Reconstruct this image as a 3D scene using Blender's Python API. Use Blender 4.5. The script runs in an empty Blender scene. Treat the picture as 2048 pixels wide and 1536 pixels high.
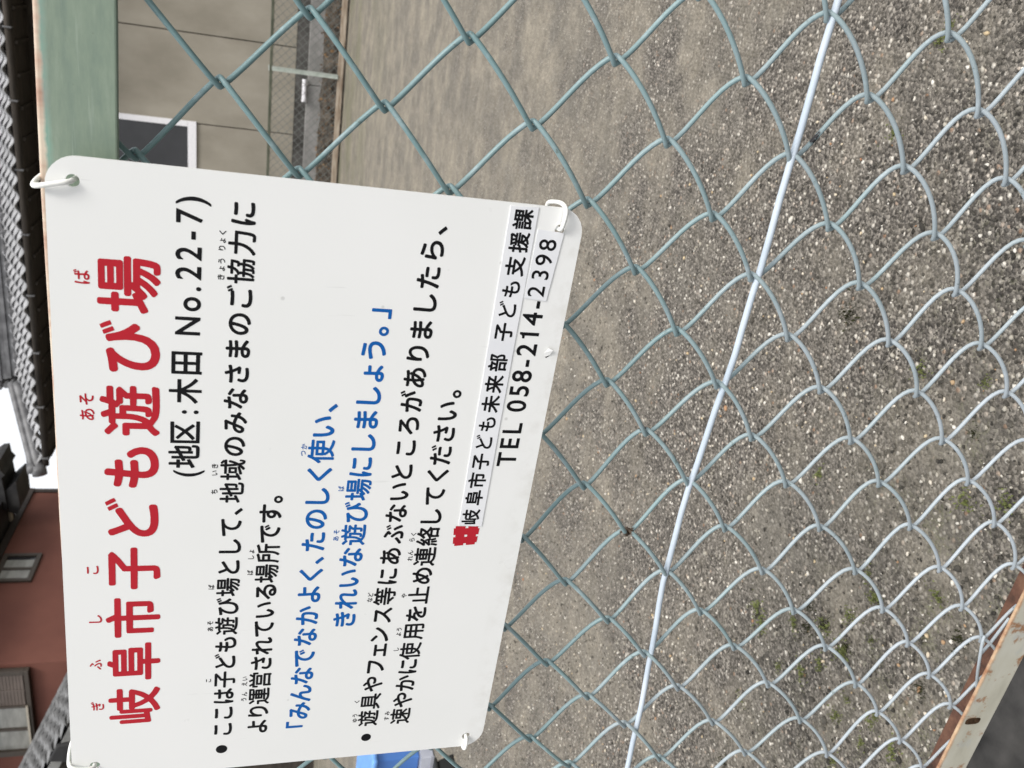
import bpy, bmesh, math, random
import numpy as np
from mathutils import Matrix, Vector
PI = math.pi
rng = np.random.default_rng(7); random.seed(7)
SC = bpy.context.scene
COL = SC.collection

# ------------------------------------------------------------------ camera
# World: X along the near fence (right), Y away from the viewer, Z up, metres.
cam_d = bpy.data.cameras.new("camera"); cam = bpy.data.objects.new("camera", cam_d); COL.objects.link(cam)
cam.matrix_world = Matrix([[0.150082, 0.901707, 0.405462, 0.017232], [-0.230498, 0.430719, -0.872555, -0.46752], [-0.961429, 0.037497, 0.272485, 0.810613], [0.0, 0.0, 0.0, 1.0]])
cam_d.sensor_width = 36.0; cam_d.lens = 1680/2048*36.0
cam_d.clip_start = 0.02; cam_d.clip_end = 600
cam_d.dof.use_dof = True; cam_d.dof.focus_distance = 0.58; cam_d.dof.aperture_fstop = cam_d.lens/1.5
SC.camera = cam

# ------------------------------------------------------------------ sky and sun (bright overcast)
SUN_EL, SUN_AZ = math.radians(52), math.radians(128)      # azimuth clockwise from +Y
w = bpy.data.worlds.new("World"); SC.world = w; w.use_nodes = True
nt = w.node_tree; nt.nodes.clear()
sky = nt.nodes.new("ShaderNodeTexSky"); sky.sky_type = 'NISHITA'; sky.sun_disc = False
sky.sun_elevation = SUN_EL; sky.sun_rotation = SUN_AZ; sky.air_density = 1.0; sky.dust_density = 7.0; sky.ozone_density = 1.0
hs = nt.nodes.new("ShaderNodeHueSaturation"); hs.inputs["Saturation"].default_value = 0.22
bg = nt.nodes.new("ShaderNodeBackground"); bg.inputs["Strength"].default_value = 0.15
wo = nt.nodes.new("ShaderNodeOutputWorld")
nt.links.new(sky.outputs[0], hs.inputs["Color"]); ov = nt.nodes.new("ShaderNodeMix"); ov.data_type = 'RGBA'; ov.inputs[0].default_value = .65; ov.inputs[7].default_value = (6.6, 6.75, 7.0, 1)   # even cloud cover over the sky
nt.links.new(hs.outputs[0], ov.inputs[6]); nt.links.new(ov.outputs[2], bg.inputs[0]); nt.links.new(bg.outputs[0], wo.inputs[0])
sl = bpy.data.lights.new("sun", 'SUN'); sl.energy = 1.5; sl.angle = math.radians(18); sl.color = (1.0, 0.96, 0.9)
so = bpy.data.objects.new("sun", sl); COL.objects.link(so)
sd = Vector((math.cos(SUN_EL)*math.sin(SUN_AZ), math.cos(SUN_EL)*math.cos(SUN_AZ), math.sin(SUN_EL)))
so.rotation_euler = sd.to_track_quat('Z', 'Y').to_euler()
SC.view_settings.view_transform = 'Standard'; SC.view_settings.look = 'None'
SC.view_settings.exposure = 0.47; SC.view_settings.gamma = 1.0

# ------------------------------------------------------------------ helpers
YG = 0.72                                                  # ground level below the fence-frame origin
def fw(x, y, n): return Vector((x, n, YG - y))             # fence frame (x right, y down, n away) -> world

class MB:
    """collects simple solids, builds them as one mesh object"""
    def __init__(s): s.v = []; s.f = []
    def add(s, V, F):
        o = len(s.v); s.v += [tuple(p) for p in V]; s.f += [tuple(i+o for i in f) for f in F]
    def box(s, a, b):
        x0, y0, z0 = a; x1, y1, z1 = b
        s.add([(x0,y0,z0),(x1,y0,z0),(x1,y1,z0),(x0,y1,z0),(x0,y0,z1),(x1,y0,z1),(x1,y1,z1),(x0,y1,z1)],
              [(0,3,2,1),(4,5,6,7),(0,1,5,4),(1,2,6,5),(2,3,7,6),(3,0,4,7)])
    def hexa(s, P):
        s.add(P, [(0,3,2,1),(4,5,6,7),(0,1,5,4),(1,2,6,5),(2,3,7,6),(3,0,4,7)])
    def tube(s, pts, r, n=8, caps=True, closed=False):
        P = np.array([tuple(p) for p in pts], float); m = len(P)
        R = np.full(m, r) if np.isscalar(r) else np.array(r)
        T = np.gradient(P, axis=0) if not closed else np.roll(P,-1,0)-np.roll(P,1,0)
        T /= np.linalg.norm(T, axis=1)[:, None] + 1e-12
        u = np.cross(T[0], (0.13, 0.2, 1.0)); u /= np.linalg.norm(u); o = len(s.v)
        for i in range(m):
            u = u - T[i]*(u@T[i]); u /= np.linalg.norm(u); w_ = np.cross(T[i], u)
            for k in range(n):
                a = 2*PI*k/n; s.v.append(tuple(P[i] + R[i]*(math.cos(a)*u + math.sin(a)*w_)))
        for i in range(m if closed else m-1):
            i2 = (i+1) % m
            for k in range(n):
                k2 = (k+1) % n; s.f.append((o+i*n+k, o+i*n+k2, o+i2*n+k2, o+i2*n+k))
        if caps and not closed:
            s.f.append(tuple(o+k for k in range(n))[::-1]); s.f.append(tuple(o+(m-1)*n+k for k in range(n)))
    def build(s, name, mat, parent=None, smooth=False, bevel=0):
        me = bpy.data.meshes.new(name); me.from_pydata(s.v, [], s.f); me.update()
        bm = bmesh.new(); bm.from_mesh(me); bmesh.ops.recalc_face_normals(bm, faces=bm.faces[:]) if len(s.f) < 60000 else None
        bm.to_mesh(me); bm.free()
        o = bpy.data.objects.new(name, me); COL.objects.link(o); me.materials.append(mat)
        if smooth: me.polygons.foreach_set("use_smooth", [True]*len(me.polygons))
        if bevel:
            b = o.modifiers.new("bevel", 'BEVEL'); b.width = bevel; b.segments = 2; b.limit_method = 'ANGLE'
        if parent: o.parent = parent
        return o

def tag(o, label=None, cat=None, group=None, kind=None):
    if label: o["label"] = label
    if cat: o["category"] = cat
    if group: o["group"] = group
    if kind: o["kind"] = kind
    return o
def empty(name, loc, label=None, cat=None, group=None):
    o = bpy.data.objects.new(name, None); COL.objects.link(o); o.location = loc; o.empty_display_size = .1
    return tag(o, label, cat, group)
def adopt(root, *kids):
    """parent kids (built in world coordinates) to root without moving them"""
    for k in kids:
        k.parent = root; k.matrix_parent_inverse = Matrix.Translation(-root.location)

class Mat:
    """tiny node-graph writer"""
    def __init__(s, name, rough=.6, spec=.4):
        s.m = bpy.data.materials.new(name); s.m.use_nodes = True; s.t = s.m.node_tree
        s.b = s.t.nodes["Principled BSDF"]; s.b.inputs["Roughness"].default_value = rough; s.b.inputs["Specular IOR Level"].default_value = spec
        s.tc = s.t.nodes.new("ShaderNodeTexCoord")
    def n(s, typ, ins={}, **kw):
        nd = s.t.nodes.new("ShaderNode"+typ)
        for k, v in kw.items(): setattr(nd, k, v)
        for k, v in ins.items():
            if hasattr(v, "is_linked") or hasattr(v, "links"): s.t.links.new(v, nd.inputs[k])
            else: nd.inputs[k].default_value = v
        return nd
    def obj(s, scale=(1,1,1), rot=(0,0,0)):
        return s.n("Mapping", {"Vector": s.tc.outputs["Object"], "Scale": scale, "Rotation": rot}).outputs[0]
    def noise(s, vec, scale, det=4, rough=.55, dist=0):
        return s.n("TexNoise", {"Vector": vec, "Scale": scale, "Detail": det, "Roughness": rough, "Distortion": dist}).outputs[0]
    def ramp(s, fac, stops, interp='LINEAR'):
        r = s.n("ValToRGB", {"Fac": fac}); cr = r.color_ramp; cr.interpolation = interp
        while len(cr.elements) > 1: cr.elements.remove(cr.elements[-1])
        for i, (p, c) in enumerate(stops):
            e = cr.elements[0] if i == 0 else cr.elements.new(p)
            e.position = p; c = c if hasattr(c, "__len__") else (c, c, c); e.color = (*c, 1)
        return r.outputs[0]
    def mix(s, fac, a, b, mode='MIX'):
        nd = s.n("Mix", data_type='RGBA', blend_type=mode)
        for k, v in ((0, fac), (6, a), (7, b)):
            if hasattr(v, "is_linked"): s.t.links.new(v, nd.inputs[k])
            else: nd.inputs[k].default_value = (*v, 1) if hasattr(v, "__len__") else v
        return nd.outputs[2]
    def math(s, op, a, b=0.0, clamp=False):
        nd = s.n("Math", operation=op, use_clamp=clamp)
        for k, v in ((0, a), (1, b)):
            if hasattr(v, "is_linked"): s.t.links.new(v, nd.inputs[k])
            else: nd.inputs[k].default_value = v
        return nd.outputs[0]
    def sep(s, vec): return s.n("SeparateXYZ", {"Vector": vec}).outputs
    def color(s, c):
        if hasattr(c, "is_linked"): s.t.links.new(c, s.b.inputs["Base Color"])
        else: s.b.inputs["Base Color"].default_value = (*c, 1)
        return s
    def rough(s, r): s.t.links.new(r, s.b.inputs["Roughness"]); return s
    def bump(s, h, strength=.3, dist=.002):
        bn = s.n("Bump", {"Height": h, "Strength": strength, "Distance": dist}); s.t.links.new(bn.outputs[0], s.b.inputs["Normal"]); return s

def mottled(name, c1, c2, scale, rough=.7, spec=.3, stretch=(1,1,1), bump=0, det=5, lo=.35, hi=.65):
    M = Mat(name, rough, spec); f = M.noise(M.obj(stretch), scale, det)
    M.color(M.ramp(f, [(lo, c1), (hi, c2)]))
    if bump: M.bump(f, bump, .003)
    return M.m

# ------------------------------------------------------------------ materials
def m_gravel():
    M = Mat("gravel_ground", .92, .2); v = M.obj()
    cells = M.n("TexVoronoi", {"Vector": v, "Scale": 150.0}); fine = M.n("TexVoronoi", {"Vector": v, "Scale": 340.0})
    rnd = M.sep(cells.outputs["Color"])[0]; rnd2 = M.sep(fine.outputs["Color"])[1]
    peb = M.ramp(rnd, [(0, (.034,.031,.026)), (.34, (.080,.071,.062)), (.60, (.141,.126,.109)), (.78, (.243,.218,.187)), (.89, (.42,.382,.33)), (.95, (.76,.71,.62)), (1, (.26,.15,.09))])
    grit = M.ramp(rnd2, [(0, (.036,.033,.027)), (.5, (.114,.102,.088)), (1, (.31,.279,.240))])
    edge = M.math('MULTIPLY', cells.outputs["Distance"], 1.0)
    m1 = M.mix(M.ramp(edge, [(.30, 0), (.62, 1)]), peb, grit)
    # fine sand drifted over the stones: big patches, more of it towards the middle of the yard
    y = M.sep(M.tc.outputs["Object"])[1]
    big = M.noise(v, 1.5, 5, .6); mid = M.noise(v, 6.0, 4, .62)
    far = M.ramp(M.math('DIVIDE', y, 8.0, True), [(0, -.06), (.10, -.02), (.3, .17), (1, .34)])
    patch = M.math('ADD', M.math('ADD', M.math('MULTIPLY', big, .60), M.math('MULTIPLY', mid, .48)), far)
    sandmask = M.ramp(patch, [(.50, 0), (.66, .62), (.95, .9)])
    s_n = M.math('ADD', M.math('MULTIPLY', M.noise(v, 95, 8, .82), .55), M.math('MULTIPLY', M.noise(v, 16, 7, .8), .45)); s_l = M.noise(v, 3.4, 6, .7)
    sand = M.mix(M.ramp(s_l, [(.40, 0), (.60, 1)]), M.ramp(s_n, [(.38, (.110,.095,.071)), (.46, (.215,.190,.148)), (.54, (.300,.266,.210)), (.66, (.45,.400,.32))]), M.ramp(s_n, [(.38, (.060,.054,.044)), (.46, (.128,.117,.097)), (.54, (.182,.166,.139)), (.66, (.32,.292,.245))]))
    c = M.mix(sandmask, m1, sand)
    # thin greenish algae film at the far edge of the yard
    film = M.math('MULTIPLY', M.ramp(M.math('DIVIDE', y, 13.0, True), [(.5, 0), (.95, .6)]), M.ramp(M.noise(v, .9, 4), [(.42, 0), (.62, 1)]))
    c = M.mix(film, c, (.13, .135, .075))
    near = M.ramp(y, [(.15, .5), (.55, 0)])
    moss = M.math('MULTIPLY', near, M.ramp(M.math('ADD', M.math('MULTIPLY', M.noise(v, 17, 5, .65), .7), M.math('MULTIPLY', rnd2, .22)), [(.535, 0), (.61, 1)]))
    c = M.mix(moss, c, (.085, .095, .035))
    M.color(c)
    h = M.math('ADD', M.ramp(edge, [(0, 1), (.6, 0)]), M.math('MULTIPLY', M.ramp(fine.outputs["Distance"], [(0, 1), (.6, 0)]), .4))
    h = M.math('MULTIPLY', h, M.math('SUBTRACT', 1.0, M.math('MULTIPLY', M.sep(sandmask)[0], .75)))
    M.bump(h, .75, .006)
    return M.m
def m_stone():
    M = Mat("loose_stone", .85, .25)
    r = M.n("NewGeometry").outputs["Random Per Island"]
    M.color(M.ramp(r, [(0, (.034,.031,.026)), (.32, (.078,.071,.059)), (.56, (.145,.132,.110)), (.73, (.25,.228,.188)), (.86, (.45,.415,.35)), (.94, (.74,.70,.63)), (.985, (.52,.41,.25)), (1, (.32,.15,.08))]))
    return M.m
def m_rail():
    M = Mat("green_rail_paint", .55, .35); v = M.obj()
    n1 = M.math('ADD', M.math('MULTIPLY', M.noise(M.obj((.6, 3, 7)), 13, 6, .65), .6), M.math('MULTIPLY', M.noise(M.obj((1, 4, 4)), 70, 4, .7), .4)); n2 = M.noise(M.obj((3, 60, 60)), 5, 4, .6); n3 = M.noise(v, 420, 3)
    c = M.ramp(n1, [(.32, (.168,.225,.182)), (.5, (.222,.282,.216)), (.68, (.282,.338,.272))])
    c = M.mix(M.ramp(n2, [(.60, 0), (.72, .55)]), c, (.36, .42, .35))
    c = M.mix(M.ramp(n3, [(.235, .85), (.29, 0)]), c, (.07, .075, .06))
    o = M.sep(M.tc.outputs["Object"])
    z = M.math('ADD', o[2], M.math('MULTIPLY', M.math('SUBTRACT', M.noise(v, 60, 5, .7), .5), .0042))
    along = M.noise(M.obj((1, 0, 0)), 38, 4, .65)
    teal = M.ramp(M.math('MULTIPLY', M.math('ADD', z, .0062), 160), [(.0, 0), (.7, 1)])
    c = M.mix(teal, c, M.ramp(along, [(.4, (.20,.40,.33)), (.6, (.28,.34,.31))]))
    bare = M.ramp(M.math('MULTIPLY', M.math('ADD', z, .0036), 400), [(.0, 0), (.6, 1)])
    x = o[0]
    rust = M.math('ADD', M.math('MULTIPLY', M.ramp(M.math('MULTIPLY', M.math('ADD', x, .07), -40), [(0, 0), (1, 1)]), .42), along)
    c = M.mix(bare, c, M.ramp(rust, [(.42, (.62,.53,.42)), (.58, (.48,.32,.24)), (.80, (.22,.09,.06)), (1, (.40,.26,.20))]))
    # grimy streak low on the face
    low = M.ramp(M.math('MULTIPLY', M.math('ADD', z, .037), 220), [(0, .5), (.5, 0)])
    c = M.mix(low, c, (.10, .12, .09))
    M.color(c); M.bump(n1, .15, .001)
    return M.m
def m_lowrail():
    M = Mat("weathered_cream_paint", .6, .3); v = M.obj(); o = M.sep(M.tc.outputs["Object"])
    n1 = M.noise(M.obj((1, 2, 3)), 14, 5, .6); n2 = M.noise(v, 42, 5, .68)
    c = M.ramp(n1, [(.3, (.34,.325,.265)), (.5, (.42,.405,.335)), (.7, (.46,.45,.39))])
    c = M.mix(M.ramp(M.noise(v, 26, 4, .6), [(.58, 0), (.68, .5)]), c, (.33, .35, .36))
    c = M.mix(M.ramp(n2, [(.560, 0), (.64, .9)]), c, (.25, .12, .05))
    z = M.math('ADD', o[2], M.math('MULTIPLY', M.math('SUBTRACT', M.noise(v, 90, 4, .7), .5), .006))
    c = M.mix(M.ramp(M.math('MULTIPLY', M.math('ADD', z, .0045), 230), [(.1, 0), (.8, .9)]), c, M.ramp(n2, [(.4, (.52,.36,.22)), (.6, (.30,.14,.07))]))
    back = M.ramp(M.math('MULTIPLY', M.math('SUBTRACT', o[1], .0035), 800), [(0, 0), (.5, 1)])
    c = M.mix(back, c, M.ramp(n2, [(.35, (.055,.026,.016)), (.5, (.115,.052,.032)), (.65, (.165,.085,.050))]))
    M.color(c); M.bump(n2, .2, .001)
    return M.m
def m_wire(defects):
    M = Mat("blue_green_coated_wire", .42, .45); v = M.obj()
    n1 = M.noise(v, 9, 4, .6); n2 = M.noise(v, 60, 4, .65)
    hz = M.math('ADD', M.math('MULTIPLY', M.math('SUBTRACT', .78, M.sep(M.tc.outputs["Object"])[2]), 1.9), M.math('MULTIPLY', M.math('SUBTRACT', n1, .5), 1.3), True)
    c = M.ramp(hz, [(0, (.160,.255,.262)), (.35, (.215,.305,.314)), (.7, (.300,.354,.374)), (1, (.375,.418,.450))])   # paler low down: sky-lit look of the lower strands put into the colour
    c = M.mix(M.ramp(n2, [(.55, 0), (.75, .5)]), c, (.46, .52, .555))
    c = M.mix(M.ramp(M.noise(v, 210, 3), [(.26, .7), (.33, 0)]), c, (.10, .13, .12))
    for (p, r_, col_) in defects:
        d = M.n("VectorMath", {0: M.tc.outputs["Object"], 1: p}, operation='DISTANCE').outputs["Value"]
        d = M.math('ADD', M.math('DIVIDE', d, r_), M.math('MULTIPLY', M.math('SUBTRACT', M.noise(v, 330, 3), .5), 1.5))
        c = M.mix(M.ramp(d, [(.75, 1), (.95, 0)]), c, col_)
    M.color(c); M.rough(M.ramp(n2, [(.3, .30), (.7, .52)]))
    return M.m
def m_sign():
    M = Mat("white_sign_film", .32, .35); v = M.obj()
    c = M.ramp(M.noise(v, 9, 3), [(.3, (.790,.795,.775)), (.7, (.815,.815,.800))])
    vo = M.n("TexVoronoi", {"Vector": v, "Scale": 42.0}); r = M.sep(vo.outputs["Color"])[0]
    spot = M.math('MULTIPLY', M.ramp(vo.outputs["Distance"], [(.03, 1), (.06, 0)]), M.ramp(r, [(.66, 0), (.70, 1)]))
    c = M.mix(M.math('MULTIPLY', spot, .38), c, (.35, .35, .33))
    o = M.sep(M.tc.outputs["Object"])
    grime = M.math('MULTIPLY', M.ramp(M.math('MULTIPLY', M.math('ADD', o[1], .138), 60), [(0, 1), (1, 0)]), M.ramp(M.noise(v, 55, 5, .7), [(.45, 0), (.7, .5)]))
    c = M.mix(grime, c, (.55, .53, .48))
    scr = M.math('MULTIPLY', M.ramp(M.noise(M.obj((14, 1.2, 1), (0, 0, .5)), 26, 2, .4), [(.70, 0), (.74, 1)]), M.ramp(M.noise(v, 12, 3), [(.56, 0), (.64, .35)]))
    c = M.mix(scr, c, (.60,.60,.58))
    M.color(c); M.rough(M.ramp(M.noise(v, 16, 5, .6), [(.3, .26), (.7, .42)])); M.bump(M.noise(v, 5, 2), .16, .002)
    return M.m
def plain(name, c, rough=.6, spec=.3, var=.12, scale=30):
    return mottled(name, tuple(x*(1-var) for x in c), tuple(min(1, x*(1+var)) for x in c), scale, rough, spec)

MT = dict(
    gravel=m_gravel(), stone=m_stone(), rail=m_rail(), lowrail=m_lowrail(), sign=m_sign(),
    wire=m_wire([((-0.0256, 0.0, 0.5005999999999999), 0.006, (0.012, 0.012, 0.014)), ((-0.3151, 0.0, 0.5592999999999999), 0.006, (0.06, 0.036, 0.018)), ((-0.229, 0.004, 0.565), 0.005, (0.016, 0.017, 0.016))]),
    tension=mottled("pale_blue_coated_wire", (.40,.47,.54), (.56,.62,.69), 18, .38, .5),
    pave=mottled("dark_wet_concrete", (.006,.006,.006), (.085,.080,.074), 8, .8, .3, bump=.8, det=10, lo=.40, hi=.64),
    red=plain("red_print", (.45,.020,.032), .5, .10, .05), black=plain("black_print", (.008,.008,.009), .5, .12, .05),
    blue=plain("blue_print", (.008,.105,.37), .5, .10, .05),
    sticker=mottled("silver_white_tape", (.75,.76,.785), (.81,.815,.83), 40, .28, .5),
    tie=mottled("white_vinyl_tie", (.84,.84,.79), (.90,.90,.86), 60, .35, .5),
    hole=plain("dark_hole", (.015,.014,.013), .9, .1),
    edge=plain("sign_edge", (.42,.42,.40), .5, .3),
    panel=mottled("grey_beige_cladding", (.230,.208,.168), (.315,.288,.238), 1.7, .8, .25, (1,1,.6), det=7),
    joint=plain("dark_joint", (.035,.032,.027), .9, .1),
    white=plain("white_frame", (.74,.73,.75), .4, .4, .04), glass=plain("dark_glass", (.022,.022,.024), .12, .5, .2, 2),
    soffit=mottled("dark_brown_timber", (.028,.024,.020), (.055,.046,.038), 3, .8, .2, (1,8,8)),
    tile=mottled("grey_roof_tile", (.25,.25,.255), (.40,.40,.41), 5, .45, .4), tiledark=mottled("dark_roof_tile", (.012,.012,.013), (.035,.034,.034), 4, .7, .3),
    ridge=mottled("grey_ridge_tile", (.08,.08,.083), (.17,.17,.175), 6, .5, .4),
    redwall=mottled("red_brown_render", (.138,.056,.043), (.172,.071,.053), 1.2, .85, .2, det=8), 
    brownframe=plain("brown_window_frame", (.060,.048,.038), .5, .35), frost=mottled("frosted_glass", (.22,.22,.20), (.34,.335,.31), 2.5, .3, .4, (1,1,4)),
    shutter=mottled("taupe_shutter", (.125,.100,.085), (.155,.125,.108), 6, .6, .3), cream=plain("cream_trim", (.42,.38,.31), .6, .3),
    olive=mottled("olive_rail_paint", (.055,.062,.042), (.10,.105,.075), 8, .6, .3), palepost=mottled("pale_green_post", (.32,.36,.32), (.46,.49,.45), 14, .6, .3),
    rusttan=mottled("rusty_tan_rail", (.21,.155,.11), (.40,.34,.27), 5, .8, .2, (1,6,6)), farwire=plain("grey_far_wire", (.15,.16,.15), .5, .4),
    soil=mottled("leaf_litter_soil", (.022,.019,.016), (.115,.098,.08), 7, .95, .1, bump=.6, det=9), ledge=mottled("grey_concrete_ledge", (.20,.195,.185), (.30,.29,.28), 3, .85, .2, det=7),
    leaf=mottled("dry_leaf", (.12,.06,.025), (.26,.17,.09), 3, .9, .1), weed=mottled("weed_leaf", (.095,.110,.030), (.180,.200,.070), 40, .7, .3),
    hedge=mottled("hedge_leaf", (.010,.016,.009), (.035,.045,.024), 6, .8, .2),
    bluebin=mottled("blue_plastic", (.055,.155,.46), (.085,.215,.56), 3, .35, .45), bluerim=plain("light_blue_plastic", (.16,.36,.78), .35, .45),
    greyplastic=mottled("grey_plastic", (.22,.23,.27), (.32,.33,.37), 6, .45, .4), cable=plain("black_cable", (.10,.10,.11), .6, .3),
    nearblack=plain("near_black", (.012,.013,.012), .7, .3),
)

# ------------------------------------------------------------------ ground
g = MB(); g.add([(-400,-400,0),(400,-400,0),(400,400,0),(-400,400,0)], [(0,1,2,3)])
tag(g.build("ground", MT['gravel']), kind="structure")
p = MB(); p.add([(-30,-12,.004),(30,-12,.004),(30,.105,.004),(-30,.105,.004)], [(0,1,2,3)])
tag(p.build("pavement", MT['pave']), kind="structure")

# loose stones lying on the yard near the fence
def stones():
    ico = bmesh.new(); bmesh.ops.create_icosphere(ico, subdivisions=1, radius=1); ico.verts.ensure_lookup_table()
    V0 = np.array([v.co for v in ico.verts]); F0 = np.array([[v.index for v in f.verts] for f in ico.faces]); ico.free()
    n = 26000
    d = rng.random(n)**1.6
    y = .115 + 2.6*d; x = -1.9 + rng.random(n)*2.3 - .55*y
    big = rng.random(n); r = .0012 + .0024*rng.random(n)**2.4 + .0022*(big > .988)
    c, s = np.cos(a := rng.random(n)*6.283), np.sin(a)
    nv, nf = len(V0), len(F0)
    sc = np.stack([r*(.8+.6*rng.random(n)), r*(.7+.4*rng.random(n)), r*(.55+.3*rng.random(n))], 1)
    V = V0[None]*sc[:, None]*(1+.22*rng.standard_normal((n, nv, 1)))
    X = V[..., 0]*c[:, None]-V[..., 1]*s[:, None]+x[:, None]; Y = V[..., 0]*s[:, None]+V[..., 1]*c[:, None]+y[:, None]
    Z = V[..., 2]+(sc[:, 2]*.35)[:, None]
    co = np.stack([X, Y, Z], -1).reshape(-1, 3); fa = (F0[None]+(np.arange(n)*nv)[:, None, None]).reshape(-1)
    me = bpy.data.meshes.new("loose_gravel"); me.vertices.add(len(co)); me.vertices.foreach_set("co", co.ravel())
    me.loops.add(len(fa)); me.loops.foreach_set("vertex_index", fa.astype(np.int32))
    me.polygons.add(n*nf); me.polygons.foreach_set("loop_start", np.arange(n*nf, dtype=np.int32)*3)
    me.update(calc_edges=True); me.validate()
    o = bpy.data.objects.new("loose_gravel", me); COL.objects.link(o); me.materials.append(MT['stone']); return o
tag(stones(), kind="stuff", label="loose grey and white gravel scattered over the yard", cat="gravel")

# ------------------------------------------------------------------ near fence
D, HWR = 0.079, 1.0327
RES = {(0,0):(-1.3,1.2), (1,0):(-1.1,1.9), (2,0):(-1.6,1.4), (4,0):(-0.1,-2.8), (5,0):(3.5,-4.5), (6,0):(2.6,-7.0), (1,1):(-0.9,2.0), (2,1):(-1.3,2.6), (2,2):(-1.5,1.2), (2,3):(-0.5,1.2), (3,1):(-2.6,2.6), (3,2):(-0.7,3.2), (3,3):(-0.7,3.2), (3,4):(0.6,3.8), (4,1):(1.6,-1.4), (4,2):(-1.3,4.6), (4,3):(0.9,4.3), (4,4):(0.6,2.7), (5,1):(0.8,-1.3), (5,2):(1.5,-0.5), (5,3):(-0.2,4.5), (5,4):(1.1,2.3), (6,1):(2.6,-3.9), (6,2):(1.2,-1.9), (6,3):(2.4,-4.4), (7,0):(3.5,-7.1), (7,1):(1.2,-4.7), (7,2):(2.5,-3.9), (7,3):(3.1,-5.2), (8,0):(3.1,-4.7), (8,1):(4.5,-7.2), (8,2):(2.9,-4.9), (8,3):(5.6,-4.9), (9,0):(-1.6,5.4), (9,1):(3.2,-1.6), (9,2):(6.8,-5.1), (10,0):(-3.7,6.6), (10,1):(-1.4,7.1), (10,2):(5.3,0.4), (11,0):(-3.3,6.8), (11,1):(-5.2,7.5), (11,2):(-0.3,1.0), (5,-1):(5.4,-8.0), (6,-1):(5.1,-6.3), (7,-1):(4.0,-6.2), (8,-1):(1.9,-0.9), (9,-1):(-0.7,-0.3), (10,-1):(-2.7,4.5), (11,-1):(-10.0,11.8), (6,-2):(0.9,-2.4), (7,-2):(3.4,-2.9), (8,-2):(3.3,-4.9), (9,-2):(5.2,-5.5), (10,-2):(-0.9,0.6), (11,-2):(-8.4,7.6), (12,-2):(-16.9,11.4), (6,-3):(-4.3,-0.3), (7,-3):(-2.0,0.9), (8,-3):(2.2,-2.0), (9,-3):(3.3,-4.5), (10,-3):(-1.5,-0.3), (5,-3):(-4.0,0.6), (6,-4):(-4.9,-0.0), (7,-4):(-2.1,-1.5), (8,-4):(-0.6,-0.9), (9,-4):(5.6,-2.5), (7,-5):(-5.1,-0.5), (8,-5):(-3.5,-1.4), (9,-5):(3.5,-2.5), (0,-1):(-1.3,1.3), (1,-1):(-2.3,0.3), (-1,-1):(-0.8,1.5), (-1,-2):(0.6,0.0), (0,-2):(-1.1,-0.4)}
_rk = np.array([(k[1]-k[0], k[0]+k[1]) for k in RES], float); _rv = np.array(list(RES.values()), float)*1e-3
def node(c, r):
    d2 = ((_rk-(c, r))**2).sum(1); wgt = np.exp(-d2/.5) + .02*np.exp(-d2/12)
    o = (wgt[:, None]*_rv).sum(0)/max(wgt.sum(), .02)
    return c*D/2 + o[0], r*D*HWR/2 + o[1]
RW = 0.00155                                               # wire radius
def catmull(P, n=10, closed=True):
    P = [Vector(p_) for p_ in P]; m = len(P); out = []
    for i in range(m if closed else m-1):
        p0, p1, p2, p3 = (P[(i-1) % m], P[i], P[(i+1) % m], P[(i+2) % m]) if closed else (P[max(i-1, 0)], P[i], P[i+1], P[min(i+2, m-1)])
        for k in range(n):
            t = k/n; out.append(.5*((2*p1)+(p2-p0)*t+(2*p0-5*p1+4*p2-p3)*t*t+(3*p1-p0-3*p2+p3)*t**3))
    if not closed: out.append(P[-1])
    return out
def wire_mesh():
    mb = MB(); DEL = .0023
    ts = .5-.5*np.cos(np.linspace(0, PI, 15)); e = .035
    gfun = lambda t: np.sqrt(t*t+e*e)-np.sqrt((1-t)**2+e*e)
    fr = (gfun(ts)-gfun(0.))/(gfun(1.)-gfun(0.))
    for c in range(-28, 15):
        pts = []
        for r in range(-5, 14):
            left = (r-c) % 2 == 0
            x0, y0 = node(c if left else c+1, r); x1, y1 = node(c+1 if left else c, r+1)
            x0 += -DEL if left else DEL; x1 += DEL if left else -DEL
            sgn = 1 if left else -1                         # left node -> right node runs behind, right -> left in front
            jit = (1+.15*random.uniform(-1, 1)); dn = min(1, max(0, (y0+.05)/.35)); A = (.0055+.0020*dn) if not left else (.0054-.0006*dn); kS = (.10+.85*dn) if left else (.10+.72*dn)
            for t, q in list(zip(ts, fr))[:-1 if r < 13 else None]:
                nn = sgn*A*jit*(math.sin(PI*t)**.62)*((1-.6*dn)+.6*dn*t if left else 1)
                if r == 13 and t > .78: break
                q2 = q*(1-kS)+(.5-.5*math.cos(PI*t) if left else t**1.6)*kS
                pts.append(fw(x0+(x1-x0)*q2, y0+(y1-y0)*t, nn))
        mb.tube(pts, RW, 8)
    for L in LOOSE: mb.tube(catmull([fw(x, y, n) for x, y, n in L], 6, False), RW*.92, 8)   # bent and cut ends just above the bottom rail
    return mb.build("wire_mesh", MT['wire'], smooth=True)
LOOSE = [[[-0.4531, 0.5421, -0.001], [-0.4375, 0.543, -0.004], [-0.4219, 0.5442, -0.006], [-0.4093, 0.5492, -0.005]], [[-0.4262, 0.5278, -0.007], [-0.4346, 0.5283, -0.008], [-0.4515, 0.5346, -0.007], [-0.477, 0.5472, -0.003], [-0.4985, 0.5598, 0.001]]]
fence = empty("chain_link_fence", (-.3, 0, 0), "near blue green chain link fence with green top rail and cream bottom rail", "fence")
wm = wire_mesh()
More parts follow.
